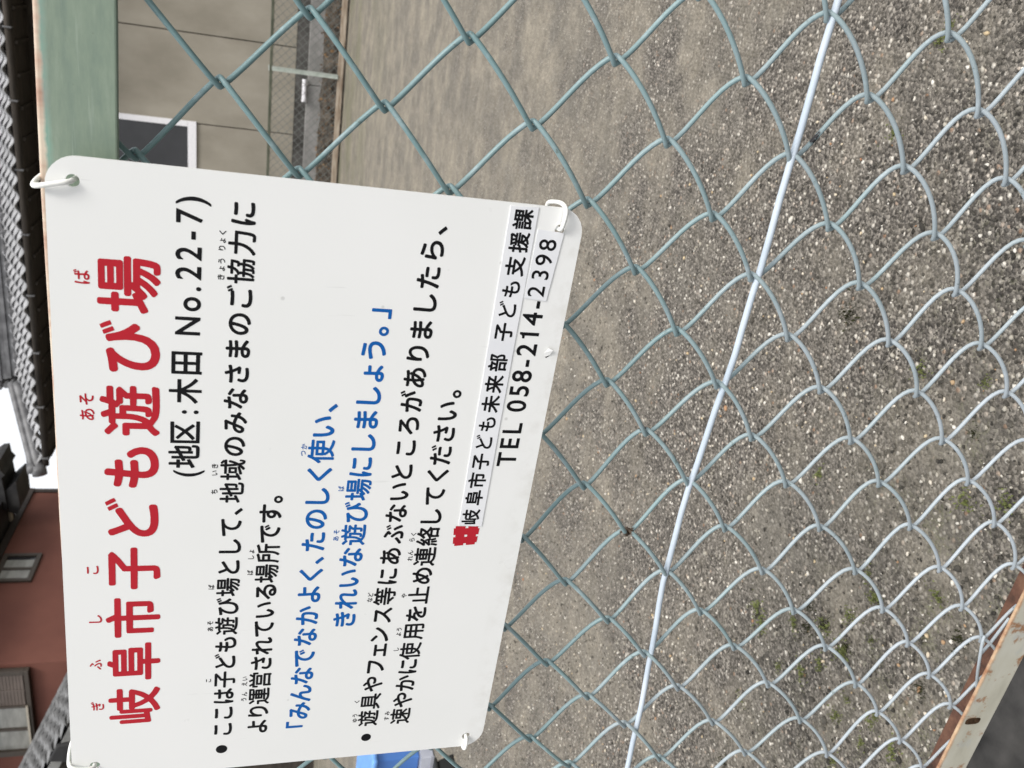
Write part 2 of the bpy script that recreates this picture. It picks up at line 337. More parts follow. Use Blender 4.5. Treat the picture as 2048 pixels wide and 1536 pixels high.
# top rail: steel angle, front flange hanging, top flange running back
def angle_bar(name, mat, p0, p1, h, depth, t, up):
    """p0,p1: fence-frame points on the front top (or bottom) edge line; up: flange at the bottom"""
    a, b = fw(*p0), fw(*p1); L = (b-a).length; d = (b-a).normalized()
    prof = [(0,0),(0,-h),(t,-h),(t,-t),(depth,-t),(depth,0)] if not up else [(0,0),(0,-h),(depth,-h),(depth,-h+t),(t,-h+t),(t,0)]
    bm = bmesh.new(); N = 60; rings = []
    for i in range(N+1):
        x = L*i/N - L/2; wob = .0004*math.sin(x*9)+.0003*math.sin(x*31)
        rings.append([bm.verts.new((x, y, z+wob)) for y, z in prof])
    for r0, r1 in zip(rings, rings[1:]):
        for k in range(6): bm.faces.new((r0[k], r0[(k+1) % 6], r1[(k+1) % 6], r1[k]))
    bm.faces.new(rings[0]); bm.faces.new(rings[-1][::-1]); bmesh.ops.recalc_face_normals(bm, faces=bm.faces[:])
    me = bpy.data.meshes.new(name); bm.to_mesh(me); bm.free(); o = bpy.data.objects.new(name, me); COL.objects.link(o); me.materials.append(mat)
    bv = o.modifiers.new("bevel", 'BEVEL'); bv.width = .0014; bv.segments = 3; bv.limit_method = 'ANGLE'
    o.location = (a+b)/2; o.rotation_euler = (0, -math.asin(d.z), math.atan2(d.y, d.x)); return o
NR = -.018
sl_ = .0195
top_rail = angle_bar("top_rail", MT['rail'], (-1.6, -.2011-sl_*1.588, NR), (.9, -.2011+sl_*.912, NR), .0352, .032, .003, False)
bottom_rail = angle_bar("bottom_rail", MT['lowrail'], (-1.7, .5322, -.020), (.9, .5322, -.020), .0350, .037, .003, True)
tp = MB(); xs_ = np.linspace(-1.6, .9, 120)
def ty(x): return float(np.interp(x, [-1.6,-.562,-.466,-.355,-.271,-.168,-.119,-.067,.048,.9], [.215,.215,.209,.2,.1995,.206,.2075,.208,.208,.208]))
tp.tube([fw(x, ty(x)+.0005*math.sin(x*23), .0006*math.sin(x*80)-.0012) for x in xs_], .0022, 10)
tension = tp.build("tension_wire", MT['tension'], smooth=True)
slot = MB(); sx_, sy_ = -0.5173, 0.5452                        # rusted slot hole in the bottom rail
ring = [(sx_+.0040*math.copysign(abs(math.cos(a))**.6, math.cos(a)), sy_+.0084*math.copysign(abs(math.sin(a))**.6, math.sin(a))) for a in np.linspace(0, 2*PI, 24, endpoint=False)]
slot.add([fw(x, y, -.0203) for x, y in ring], [tuple(range(24))])
slot_o = slot.build("rusted_slot", plain("rust_black", (.045,.026,.014), .9, .1, .5, 300))
adopt(fence, wm, top_rail, bottom_rail, tension, slot_o)

# ------------------------------------------------------------------ notice sign
# letter outlines: one row per letter, loops as x, y pairs in thousandths of the letter height
GLY = [
[[400,-99,375,-79,351,-37,354,-11,366,5,494,55,536,77,596,116,592,125,520,235,494,286,460,372,436,379,426,387,422,379,422,91,417,65,400,50,383,45,340,50,324,65,315,100,85,69,68,74,47,99,46,625,51,642,67,659,85,665,119,664,139,651,150,634,151,192,161,189,179,192,179,812,183,829,195,843,212,852,255,852,276,838,287,821,288,209,316,209,318,625,323,642,349,664,400,661,413,693,434,709,622,710,626,719,627,829,639,852,656,862,715,862,737,846,745,821,745,719,749,710,937,710,958,702,969,685,970,625,960,608,928,596,749,596,745,592,745,498,749,487,894,486,928,471,945,447,945,430,927,371,873,252,835,191,773,116,789,99,852,59,967,6,979,-20,971,-41,934,-88,920,-96,903,-96,826,-65,775,-37,681,31,545,-49,451,-88,417,-99],[690,197,681,201,629,277,606,320,584,371,587,374,802,371,752,277],[426,474,422,481,422,592,426,601,443,596,622,596,626,592,626,498,622,487,460,487,443,485]],
[[460,-98,438,-71,434,65,68,65,45,74,34,91,31,150,42,167,59,178,426,180,437,184,434,215,195,216,170,224,155,243,154,727,159,744,178,761,195,766,383,766,424,846,434,857,460,864,519,858,545,838,549,821,545,804,525,770,528,767,783,766,801,761,821,736,821,541,810,524,792,512,281,511,276,507,276,490,281,482,818,482,835,477,848,464,854,439,854,252,843,228,818,216,570,216,561,209,561,184,570,180,928,180,954,172,970,150,970,91,959,74,945,66,562,64,561,-62,557,-79,528,-102,477,-103],[281,323,276,328,276,371,281,376,724,376,732,371,732,328,724,322],[281,616,276,625,276,651,281,661,698,661,698,616]],
[[460,-96,443,-83,435,-62,434,388,246,388,245,40,234,23,221,16,153,14,131,31,125,57,125,464,131,490,144,502,161,507,434,509,434,594,59,598,41,608,30,625,28,676,33,693,50,711,68,716,443,718,400,804,401,829,417,850,468,866,485,866,511,851,587,716,945,714,962,703,973,685,971,621,950,600,570,597,558,592,558,515,562,507,843,507,869,501,880,490,885,473,882,99,875,74,860,53,843,39,809,26,749,19,656,17,630,29,621,40,602,91,602,108,613,125,639,136,749,135,758,136,762,142,762,379,758,388,562,388,558,379,557,-71,545,-89,528,-100,477,-101]],
[[289,-98,270,-79,249,-28,249,-11,264,9,289,20,417,18,441,23,441,294,59,298,42,309,29,328,28,379,33,396,50,413,68,418,434,418,441,422,442,532,451,555,638,668,622,675,170,675,144,682,133,693,128,710,129,770,144,790,153,793,826,795,882,753,887,736,877,708,835,669,732,590,570,490,566,481,566,422,570,418,945,417,964,405,975,388,976,337,971,320,954,302,937,297,570,297,566,286,565,-3,548,-54,519,-79,468,-95,374,-102,306,-103]],
[[391,-62,315,-46,247,-15,192,31,156,99,147,175,152,218,170,274,196,320,230,362,308,430,184,702,184,736,194,753,212,767,255,784,281,782,306,767,317,753,373,617,426,510,683,651,707,658,741,652,752,642,776,600,778,575,763,541,511,406,378,320,326,269,303,235,287,175,291,150,306,123,332,101,374,83,426,72,553,69,664,77,783,95,809,92,826,82,841,57,844,40,840,-11,826,-33,809,-44,732,-57,630,-66,494,-70],[801,602,711,753,715,761,775,787,783,785,801,761,870,642,871,634,862,625],[911,645,822,795,829,804,877,824,894,824,954,734,983,676,975,668,920,643]],
[[485,-71,417,-55,391,-44,349,-18,304,31,274,108,266,175,271,260,264,267,187,277,102,296,89,303,69,328,68,379,76,400,93,418,110,424,136,423,204,407,281,396,287,405,300,515,178,537,119,553,93,583,92,625,108,659,136,674,264,653,315,650,326,778,332,794,357,816,383,819,426,814,459,787,466,761,451,642,604,651,622,644,644,617,646,566,639,548,622,530,596,520,434,511,419,396,426,390,587,399,604,396,622,385,637,362,639,311,622,281,596,268,408,258,404,252,401,201,405,150,418,116,440,91,460,77,494,66,545,61,604,66,665,82,707,104,737,133,754,167,759,201,756,235,735,294,686,362,679,388,682,405,707,438,758,451,776,447,800,430,828,396,869,329,895,243,899,192,886,116,844,40,792,-8,724,-44,639,-67,545,-75]],
[[76,-89,60,-79,28,-37,23,-3,33,13,76,56,155,116,155,388,153,397,59,397,42,402,30,413,23,430,23,481,41,507,59,512,229,513,247,511,264,500,274,473,274,209,281,189,309,252,327,311,337,371,343,439,344,608,340,617,272,621,220,583,204,579,187,584,122,651,45,719,41,744,59,771,93,795,127,795,247,694,264,716,281,726,395,727,396,736,373,795,377,821,400,841,451,850,477,837,527,727,604,727,622,722,638,753,668,846,690,863,707,863,749,853,770,838,774,812,760,761,766,754,946,753,960,744,971,727,972,676,962,657,945,646,715,644,693,608,707,602,903,603,939,583,958,558,958,541,948,524,845,422,844,396,852,389,937,389,962,383,978,362,978,311,968,294,945,282,852,281,845,277,843,116,837,91,826,71,792,48,741,37,681,37,658,48,647,65,636,99,636,116,647,134,664,145,724,146,733,150,733,277,724,281,639,281,613,289,607,277,595,142,588,108,576,82,562,63,541,48,472,31,656,26,945,41,971,23,976,6,962,-54,952,-71,928,-81,783,-87,596,-90,477,-84,391,-68,349,-53,238,16,221,22,178,-8,110,-86],[400,47,342,74,340,82,371,125,401,184,427,260,443,337,452,439,456,447,502,447,496,286,488,184,477,144,417,143,400,133,389,116,397,65,408,48],[613,385,615,515,604,545,596,554,587,556,460,557,453,566,453,608,460,617,562,617,568,583,610,549,628,541,634,515,647,502,664,497,758,497,767,490,741,468,735,456,732,393,724,389]],
[[340,-89,255,-63,195,-24,149,31,119,99,107,192,116,286,135,362,174,456,207,515,249,575,119,562,99,566,85,576,68,600,63,642,66,659,85,685,110,697,306,717,434,743,451,743,479,727,492,710,502,685,505,668,498,642,484,625,443,604,419,583,366,524,324,464,284,388,254,294,244,201,250,150,268,108,290,82,323,61,366,49,408,45,502,64,570,114,617,192,646,311,650,447,631,617,613,685,616,702,636,727,681,744,707,745,728,736,742,719,774,600,802,524,837,456,878,396,938,328,946,303,944,277,905,226,886,219,860,217,843,223,775,307,769,294,752,184,714,82,639,-16,553,-67,528,-77,408,-95],[818,608,807,617,740,761,749,775,801,792,817,778,883,642,877,630],[920,648,911,657,844,795,844,804,852,812,903,831,909,829,949,761,987,676,980,668]],
[[562,-98,521,-62,513,-45,513,-28,519,-16,586,48,619,91,673,181,681,207,639,209,577,116,528,57,447,-20,391,-58,374,-58,349,-41,319,-11,315,14,327,31,391,77,442,125,507,201,502,208,468,209,460,204,383,133,332,99,306,103,272,134,262,150,261,167,255,172,85,89,59,87,42,98,17,158,17,175,25,192,42,206,146,252,147,524,136,529,68,529,50,534,31,558,31,617,42,634,59,645,136,647,147,651,147,812,155,838,170,851,187,855,238,854,255,843,263,829,264,651,272,647,340,646,367,625,372,608,370,558,357,539,340,530,272,529,264,524,265,311,272,308,323,331,340,331,365,311,374,283,383,285,426,337,417,341,340,342,315,360,308,379,309,422,320,439,340,451,945,452,962,447,980,430,983,371,972,354,954,342,562,341,557,337,549,320,553,317,928,315,947,303,958,277,948,158,930,31,910,-37,886,-72,869,-85,843,-95,809,-100,732,-100,706,-88,695,-71,687,-28,698,-4,724,7,792,4,801,10,807,23,824,99,835,205,801,209,751,99,681,-11,637,-62,598,-96,579,-102],[434,462,411,481,406,507,406,795,411,812,426,828,451,833,869,833,886,830,903,819,912,795,912,498,900,473,886,464,869,461],[528,565,523,566,520,575,520,592,528,598,792,597,796,592,792,565],[528,698,521,702,520,710,521,727,528,731,792,731,796,727,796,702,792,698]],
[[451,-71,366,-66,281,-49,221,-23,170,19,139,74,129,133,135,192,161,269,178,290,195,295,247,285,269,269,273,243,253,201,243,150,249,116,264,93,289,73,332,56,391,46,579,48,673,61,690,56,706,40,711,23,707,-28,698,-43,682,-54,579,-66],[656,175,494,196,476,209,469,235,471,260,477,277,486,286,511,293,602,286,553,380,545,383,357,375,195,379,127,384,106,405,103,464,111,481,127,492,340,484,504,490,505,498,477,579,323,580,161,589,144,594,129,608,123,668,136,686,161,699,315,688,434,687,443,693,421,770,426,787,451,805,502,812,511,811,533,795,553,710,562,698,715,730,722,736,698,773,698,785,758,813,766,809,793,770,853,659,845,651,792,626,778,634,758,673,747,634,732,622,587,592,622,501,690,512,792,537,818,524,830,498,834,456,818,430,669,396,699,337,756,260,761,243,756,226,715,172,698,167],[894,668,802,821,810,829,860,852,869,852,920,779,962,702,954,693,903,668]],
[[426,-46,340,-36,315,-26,300,6,296,40,301,65,315,77,332,82,391,71,485,67,528,80,550,108,553,133,549,158,536,192,494,261,430,337,360,405,355,422,366,449,400,480,426,488,445,481,553,366,627,269,650,226,669,175,675,116,668,65,647,23,613,-11,570,-34,528,-45],[85,11,61,31,33,73,39,108,170,199,289,298,315,294,349,252,357,226,352,209,281,142,195,73,110,15],[886,21,869,34,801,191,711,337,715,363,775,398,797,396,808,388,840,345,903,244,975,91,975,74,956,48,911,24],[545,487,502,524,497,541,502,566,538,600,357,700,352,727,359,744,391,783,408,788,426,785,545,728,664,656,676,634,686,600,680,575,579,495,562,487]],
[[408,-64,349,-48,298,-18,253,31,228,91,218,175,228,676,223,761,229,781,255,798,315,798,340,791,355,770,338,184,342,142,355,108,374,83,408,62,443,53,485,50,562,58,639,82,690,110,741,150,809,227,835,247,860,243,904,192,910,175,910,158,903,146,872,108,820,57,758,10,681,-31,579,-61,477,-70]],
[[391,-37,315,-21,240,14,199,48,172,91,164,108,154,167,155,192,172,294,188,320,204,324,264,319,284,303,289,286,274,201,278,158,298,128,323,109,366,91,426,79,494,75,622,80,732,92,818,110,835,105,848,91,852,83,853,23,848,6,827,-11,741,-28,639,-39,494,-44],[408,591,255,600,229,609,218,625,216,676,218,693,230,710,255,719,408,709,601,710,749,720,766,715,782,702,788,676,785,625,773,608,749,601,639,594]],
[[579,-65,553,-47,531,-11,526,6,531,23,553,40,613,51,681,76,732,108,773,150,799,201,809,260,804,294,791,328,773,354,745,379,698,404,690,396,639,294,596,227,553,172,483,99,499,40,497,23,485,6,434,-11,417,-11,394,6,383,28,315,-1,255,-14,204,-14,161,-1,122,31,109,48,96,82,91,133,101,201,129,269,176,337,221,384,272,424,340,464,349,575,340,581,195,584,144,591,129,617,127,659,132,676,144,691,161,697,281,688,357,688,361,693,370,787,383,804,408,813,460,810,480,795,485,778,473,693,630,705,783,729,801,724,813,710,818,693,818,651,809,631,792,620,630,598,460,584,455,575,451,505,536,519,617,524,622,528,632,566,656,584,673,584,724,570,736,558,741,541,732,504,818,458,860,420,895,371,917,311,924,252,913,175,886,108,843,51,775,-3,698,-38,596,-65],[221,104,209,116,204,142,209,175,225,218,251,260,281,295,332,339,335,337,358,142,323,121,281,105,247,99],[460,228,455,235,447,311,445,388,449,396,511,413,570,421,579,420,581,413,547,345,501,277]],
[[579,-54,519,-43,442,-11,383,37,349,95,334,175,341,226,357,269,377,303,405,337,400,340,119,306,102,315,89,337,86,388,93,402,110,414,272,437,383,522,546,659,536,663,272,650,255,662,246,685,245,736,264,759,281,764,383,763,630,776,698,786,715,780,758,734,762,719,758,697,749,686,466,456,724,472,860,475,877,470,891,456,896,439,895,396,887,379,869,366,630,361,587,350,536,325,502,298,477,267,457,226,451,184,459,142,474,116,494,97,528,79,562,68,656,55,732,54,749,46,759,31,761,14,752,-28,745,-45,732,-57,715,-62,622,-60]],
[[136,-65,119,-54,107,-37,90,40,77,142,72,269,91,507,124,744,130,761,144,773,161,778,212,773,233,761,244,736,210,558,192,422,185,337,187,232,212,286,221,295,238,300,255,295,272,282,283,269,288,252,220,40,212,-42,204,-53,187,-62],[485,-55,443,-44,400,-23,360,14,337,65,333,99,338,142,366,195,391,221,434,247,502,266,562,271,627,269,621,473,613,481,485,481,383,487,367,498,357,515,357,566,373,592,391,598,511,591,613,593,620,600,618,736,624,761,647,778,711,778,724,774,740,753,735,651,735,608,739,600,877,615,902,600,908,575,907,532,885,507,741,487,735,481,746,235,843,180,911,128,937,99,935,74,903,25,886,15,869,15,775,89,749,104,746,74,732,31,707,-6,673,-35,613,-56,553,-62],[494,56,468,66,451,81,442,108,444,125,468,152,494,163,528,169,579,170,633,158,631,108,626,91,615,74,596,60,570,53,536,51],[818,623,807,634,750,778,758,788,809,804,818,802,831,778,882,651,875,642],[920,655,911,660,850,804,851,812,860,819,911,835,921,829,930,812,984,685,980,676]],
[[247,-241,187,-172,142,-105,102,-23,73,57,55,142,48,235,54,320,71,396,102,490,140,566,192,642,255,710,315,710,325,702,327,693,279,617,249,558,217,473,198,396,187,320,183,235,187,150,198,65,220,-20,247,-89,327,-232,315,-246,255,-246]],
[[511,-73,477,-64,446,-45,422,-11,413,23,408,82,408,354,400,360,357,342,340,342,329,354,300,430,313,447,408,490,408,744,414,761,426,768,502,768,519,757,522,549,528,538,614,575,615,846,630,860,707,861,724,850,730,625,826,663,860,690,869,692,937,665,943,651,939,634,937,405,930,260,918,218,903,197,877,180,843,170,758,165,742,175,732,217,724,132,707,122,630,123,622,127,614,142,614,447,604,447,525,413,522,82,523,57,530,40,553,33,579,32,843,35,859,48,877,158,894,174,971,145,980,139,985,125,977,57,964,6,945,-30,911,-60,877,-73,826,-78,579,-78],[50,62,12,150,16,167,149,226,149,498,144,507,42,507,26,515,21,524,23,608,42,620,144,620,149,625,149,829,153,840,170,849,238,849,255,843,262,829,264,623,366,619,378,608,380,592,380,524,366,508,263,507,262,277,264,273,272,274,349,306,366,304,377,286,392,226,391,209,383,201,76,62,59,58],[732,271,727,277,728,498,818,538,825,532,825,524,817,277,809,271]],
[[102,-71,85,-67,76,-54,76,787,86,804,928,807,946,795,948,710,937,695,758,692,736,685,809,657,818,651,823,634,732,494,641,379,643,371,749,267,850,158,854,150,848,133,783,74,766,72,562,286,553,285,483,218,391,142,289,71,272,76,212,133,206,142,207,158,400,300,468,362,472,371,247,568,238,583,239,592,306,649,323,647,553,452,631,549,713,676,725,685,715,691,195,691,195,44,954,43,963,40,973,23,973,-54,962,-68,945,-71]],
[[85,-21,59,-6,43,14,33,48,37,74,51,99,70,116,93,125,127,125,153,113,174,91,183,65,182,31,161,-4,144,-16,110,-25],[85,326,59,341,35,379,35,413,45,439,68,461,93,472,120,473,146,464,173,439,183,413,183,379,176,362,163,345,127,324]],
[[451,-99,439,-79,439,345,434,355,367,260,302,184,235,116,170,61,102,14,85,6,76,8,9,82,9,99,16,107,95,158,168,218,236,286,300,362,384,490,383,497,374,498,59,500,46,515,46,592,52,608,68,615,434,615,439,625,440,846,446,855,460,860,545,859,553,855,560,838,562,615,937,615,954,602,956,515,945,501,622,498,614,490,639,447,698,366,766,286,835,219,903,163,986,108,991,91,928,14,920,9,903,11,827,65,698,187,630,268,562,364,558,-88,545,-100]],
[[85,-88,76,-71,76,770,83,787,93,792,911,792,920,788,927,778,928,744,928,-71,920,-88,911,-92,826,-92,811,-79,809,-37,801,-31,204,-31,192,-37,190,-79,178,-91,93,-92],[195,87,195,326,426,327,434,323,434,89],[553,90,553,322,562,327,801,327,809,320,809,91,801,87],[195,444,195,676,434,677,434,446],[553,447,553,677,801,677,808,676,809,668,809,447]],
[[68,-15,59,-5,58,6,58,685,63,693,76,698,153,698,163,693,596,199,598,685,604,695,613,698,707,698,717,693,722,685,722,-3,717,-11,707,-16,622,-16,611,-11,187,477,182,464,182,-3,170,-16]],
[[238,-21,204,-17,144,7,91,48,52,99,29,158,20,226,32,303,54,354,93,403,144,441,204,465,272,474,349,464,408,441,459,405,499,354,524,294,532,226,524,158,500,99,460,46,408,8,340,-17,272,-25],[247,90,204,105,180,125,162,150,147,192,143,226,149,269,176,320,204,344,238,358,272,362,306,358,349,340,374,320,391,296,403,269,408,235,404,184,391,150,372,125,349,107,306,91,272,87]],
[[85,-21,59,-6,43,14,33,48,37,74,51,99,70,116,93,125,127,125,153,113,174,91,183,65,182,31,161,-4,144,-16,110,-25]],
[[25,-13,18,-3,20,14,187,224,257,328,291,396,303,464,298,503,273,549,255,564,231,575,204,579,178,577,136,561,93,529,59,492,42,488,33,497,32,507,32,625,34,634,66,659,119,688,178,705,212,707,272,699,323,679,366,647,402,600,426,541,433,473,428,422,413,371,383,306,337,235,245,116,255,109,471,108,481,99,482,91,482,-3,468,-16]],
[[42,158,33,159,24,175,24,269,33,281,281,283,289,282,299,269,299,175,289,159]],
[[170,-22,88,14,78,31,316,566,306,573,42,575,34,583,33,592,33,685,38,693,50,698,494,698,506,685,197,-11,187,-24]],
[[8,-245,-1,-239,-3,-224,42,-156,76,-90,106,-11,125,65,136,142,140,235,136,320,125,396,104,481,74,558,44,617,-1,685,-2,702,8,709,68,710,76,705,136,637,183,566,221,490,250,405,269,311,275,235,269,150,250,57,223,-20,178,-109,136,-173,76,-241,68,-246]],
[[400,-45,306,-25,247,1,187,52,160,99,147,175,156,252,163,286,174,311,204,330,264,324,280,311,293,286,280,192,289,152,303,133,325,116,366,98,426,86,494,82,613,86,690,93,809,115,826,115,843,108,857,91,861,31,856,6,843,-11,826,-19,681,-42,562,-50],[272,591,247,594,229,602,210,634,213,693,229,716,247,724,502,715,724,725,766,724,783,710,794,685,791,625,775,603,758,596,647,587,502,583]],
[[153,-58,136,-45,125,-28,109,40,95,150,89,277,98,439,141,753,152,778,170,792,187,795,247,787,264,773,274,753,231,498,217,362,215,294,221,286,233,303,247,312,264,316,281,312,310,286,317,269,317,252,256,65,247,23,247,-20,240,-37,229,-48,204,-59,170,-62],[536,-54,451,-34,410,-11,383,14,355,65,349,108,354,150,358,167,383,210,417,242,460,267,528,285,579,289,639,286,645,294,637,481,477,485,400,493,383,506,375,524,374,575,391,605,417,614,630,610,637,617,635,744,646,778,664,792,681,796,732,795,758,781,766,770,772,744,767,625,775,618,903,634,929,617,939,583,934,532,911,510,767,490,777,252,877,193,937,148,962,125,970,108,970,91,933,31,903,18,877,27,783,102,758,31,741,5,701,-28,647,-50,579,-57],[519,73,485,91,475,108,475,133,485,148,511,164,536,171,604,173,643,167,651,158,649,125,636,91,622,78,596,70,562,67]],
[[298,-99,273,-79,252,-28,254,-3,264,9,289,17,434,16,445,23,443,298,59,301,44,311,32,328,33,390,50,409,68,415,443,417,445,532,451,550,579,626,653,676,153,681,137,693,131,710,132,770,144,786,170,792,809,795,835,788,879,753,885,736,876,710,732,594,666,549,564,490,563,422,570,415,945,414,972,388,971,327,960,311,937,300,570,300,563,294,562,-3,557,-28,544,-54,519,-75,477,-90,408,-98]],
[[417,-63,323,-45,247,-12,195,31,159,99,149,167,155,218,171,269,200,320,234,362,279,405,313,430,187,702,183,719,187,736,204,759,247,779,272,785,298,777,310,761,370,617,426,505,707,659,724,659,749,642,776,592,777,566,769,549,749,534,565,439,420,354,374,321,323,271,299,235,284,175,291,142,306,118,332,98,374,80,426,69,494,65,604,69,801,93,822,82,836,65,841,40,837,-11,826,-29,809,-42,732,-54,562,-66],[801,602,711,753,715,761,775,787,783,785,801,761,870,642,871,634,862,625],[911,645,822,795,829,804,877,824,894,824,954,734,983,676,975,668,920,643]],
[[528,-71,468,-66,400,-45,349,-14,308,31,277,108,269,175,272,268,187,280,102,299,73,328,69,345,76,396,90,413,110,423,238,399,281,393,288,396,303,515,298,522,187,539,119,555,96,583,96,634,110,658,144,672,229,655,315,645,319,651,329,778,337,795,357,813,426,813,445,804,459,787,463,761,447,642,604,648,622,640,641,617,643,566,622,531,596,523,434,516,429,507,416,388,587,397,604,394,622,384,631,371,637,345,633,303,613,279,596,271,404,260,398,201,402,150,415,116,434,91,460,74,494,63,545,58,604,63,664,78,707,100,740,133,757,167,762,201,753,260,717,328,681,371,673,388,673,405,681,422,698,435,758,448,775,444,796,430,842,371,866,328,885,277,893,235,895,184,880,108,848,48,801,2,715,-44,639,-64]],
[[93,-88,76,-86,65,-79,31,-37,25,-11,31,6,68,44,158,116,157,396,153,400,59,400,42,405,33,413,26,430,26,481,42,504,59,510,238,510,251,507,261,498,271,473,272,173,286,192,309,243,331,320,340,371,346,439,347,608,346,617,340,620,289,620,272,625,213,583,204,581,187,587,126,651,48,719,44,744,59,767,93,792,119,796,178,751,247,689,255,692,264,712,281,723,403,727,376,795,376,812,387,829,400,838,451,848,468,842,477,832,522,727,604,724,622,718,630,725,642,753,672,846,690,860,707,860,749,850,766,838,771,812,756,761,758,751,937,751,954,745,968,727,970,685,961,659,945,648,715,647,707,640,688,600,903,600,937,581,956,558,956,541,944,524,841,422,841,388,937,386,962,379,975,362,975,311,965,294,945,285,843,282,840,116,825,74,801,55,766,45,690,40,662,48,639,99,639,116,664,142,732,144,736,150,736,277,724,284,639,284,604,292,593,150,584,108,573,82,553,60,534,48,460,38,450,31,545,23,656,23,783,27,937,39,969,23,974,6,959,-54,947,-71,920,-78,715,-86,587,-87,477,-81,400,-67,349,-49,306,-27,238,19,221,25,178,-4,114,-79],[417,38,349,66,337,74,336,82,367,125,397,184,424,260,440,337,449,447,460,451,502,450,499,286,484,150,477,140,417,140,397,125,391,108,400,65,417,43,435,40],[613,380,608,388,612,515,604,541,579,554,460,554,450,558,451,618,562,620,569,617,565,600,571,583,613,551,630,543,638,515,656,501,781,498,749,472,738,456,732,386,639,386]],
[[366,-88,323,-83,264,-63,204,-26,152,31,126,91,120,108,110,192,119,286,138,362,177,456,212,517,253,575,247,580,119,564,93,571,73,592,66,651,74,676,85,687,102,694,255,707,443,740,460,737,476,727,490,710,502,668,494,636,477,621,443,608,408,577,362,524,321,464,281,388,251,294,241,201,247,150,264,109,289,79,323,58,374,45,408,42,502,61,570,110,620,192,649,311,653,447,634,617,616,685,624,710,647,731,698,744,715,741,733,727,743,710,771,600,799,524,833,456,877,392,937,326,945,294,941,277,911,235,894,222,869,217,842,226,775,313,769,311,750,184,711,82,639,-11,622,-24,528,-73,408,-92],[818,608,807,617,740,761,749,775,801,792,817,778,883,642,877,630],[920,648,911,657,844,795,844,804,852,812,903,831,909,829,949,761,987,676,980,668]],
[[570,-99,524,-62,515,-45,515,-28,583,40,622,89,689,209,635,209,579,124,531,65,443,-19,391,-55,374,-55,357,-45,322,-11,318,14,323,24,392,74,438,116,504,192,515,209,511,212,460,209,388,142,332,102,306,106,272,138,264,150,264,178,68,87,44,99,19,167,28,192,42,203,149,252,150,524,144,532,68,532,47,541,33,566,33,608,39,625,59,642,144,644,150,651,150,812,153,830,161,842,178,851,238,851,255,838,261,821,261,651,264,646,340,643,363,625,369,608,368,558,357,543,340,533,264,532,261,524,264,301,323,328,340,328,362,311,374,273,429,337,426,343,417,344,340,345,316,362,311,379,312,422,323,438,340,448,945,449,962,443,980,422,980,371,971,357,954,345,562,344,554,337,544,320,553,314,920,314,943,303,955,277,938,99,927,31,907,-37,886,-68,869,-82,843,-92,783,-97,724,-95,707,-84,698,-71,689,-28,698,-8,724,4,792,1,801,6,810,23,828,108,838,209,801,212,748,99,677,-11,639,-56,604,-88,587,-99],[426,471,415,481,409,507,409,795,415,812,426,824,451,830,886,827,903,813,909,795,909,498,894,471,869,465,443,465],[519,563,519,601,792,601,799,592,798,566,792,562],[519,697,517,727,528,734,792,734,799,727,799,702,792,695]],
[[528,-54,426,-48,349,-32,289,-8,226,40,189,99,176,184,182,235,199,286,229,337,257,371,339,447,229,678,213,719,210,744,229,772,289,797,306,797,326,787,339,770,395,634,451,519,690,646,749,682,783,682,800,668,826,625,830,600,826,584,809,564,545,426,451,370,366,303,328,252,313,209,315,158,330,133,357,111,400,93,451,82,519,78,630,82,826,106,843,98,863,74,867,57,866,6,852,-18,826,-32,698,-47]],
[[408,-71,340,-52,288,-20,247,29,219,99,211,175,221,676,219,770,227,787,255,805,323,804,349,791,360,770,346,175,350,142,362,108,386,82,408,70,443,60,485,57,562,65,630,85,690,118,732,152,807,235,835,252,852,252,869,243,906,201,916,175,916,158,908,142,877,103,826,52,758,1,685,-37,579,-68,477,-77]],
[[749,-54,673,-45,587,-19,494,30,419,99,371,184,352,294,359,379,382,456,412,515,477,600,110,555,85,564,69,583,62,651,70,668,93,687,110,691,673,741,860,753,877,749,895,736,908,702,906,659,899,642,877,626,860,622,749,617,698,608,639,581,586,541,537,481,509,430,490,371,484,320,495,243,534,175,587,133,647,105,724,86,783,78,801,70,812,57,819,40,819,23,801,-27,775,-51]],
[[264,-80,251,-71,144,47,27,158,27,175,32,184,110,249,134,243,204,182,364,14,367,-3,357,-18,289,-76,281,-81]],
[[511,-72,477,-62,448,-45,426,-15,414,23,409,82,409,362,366,347,340,351,323,371,305,422,311,439,323,450,409,490,409,727,417,754,434,766,485,767,502,762,518,744,521,549,528,537,615,575,615,821,617,838,631,855,647,860,690,860,708,855,722,838,726,821,728,625,732,623,826,662,852,683,869,688,886,686,928,665,939,642,932,294,920,226,903,199,886,185,826,169,775,166,743,184,732,221,726,158,720,142,698,124,639,126,620,142,615,158,615,447,604,448,523,413,521,82,522,57,529,40,545,33,579,31,843,34,853,40,863,57,877,136,894,158,920,161,967,142,977,133,983,116,976,57,963,6,945,-28,920,-53,903,-62,869,-73,818,-77,579,-77],[59,64,40,82,20,133,20,158,33,175,141,218,150,226,150,498,144,508,59,508,33,518,23,541,23,592,50,618,144,619,150,625,150,812,156,829,170,842,187,848,221,848,250,838,261,812,261,625,264,621,349,618,375,600,379,583,378,532,366,515,340,508,262,507,261,277,264,270,332,298,357,299,378,277,389,218,377,201,357,190,93,70],[732,247,726,260,727,498,818,539,826,532,818,277,809,270,758,269]],
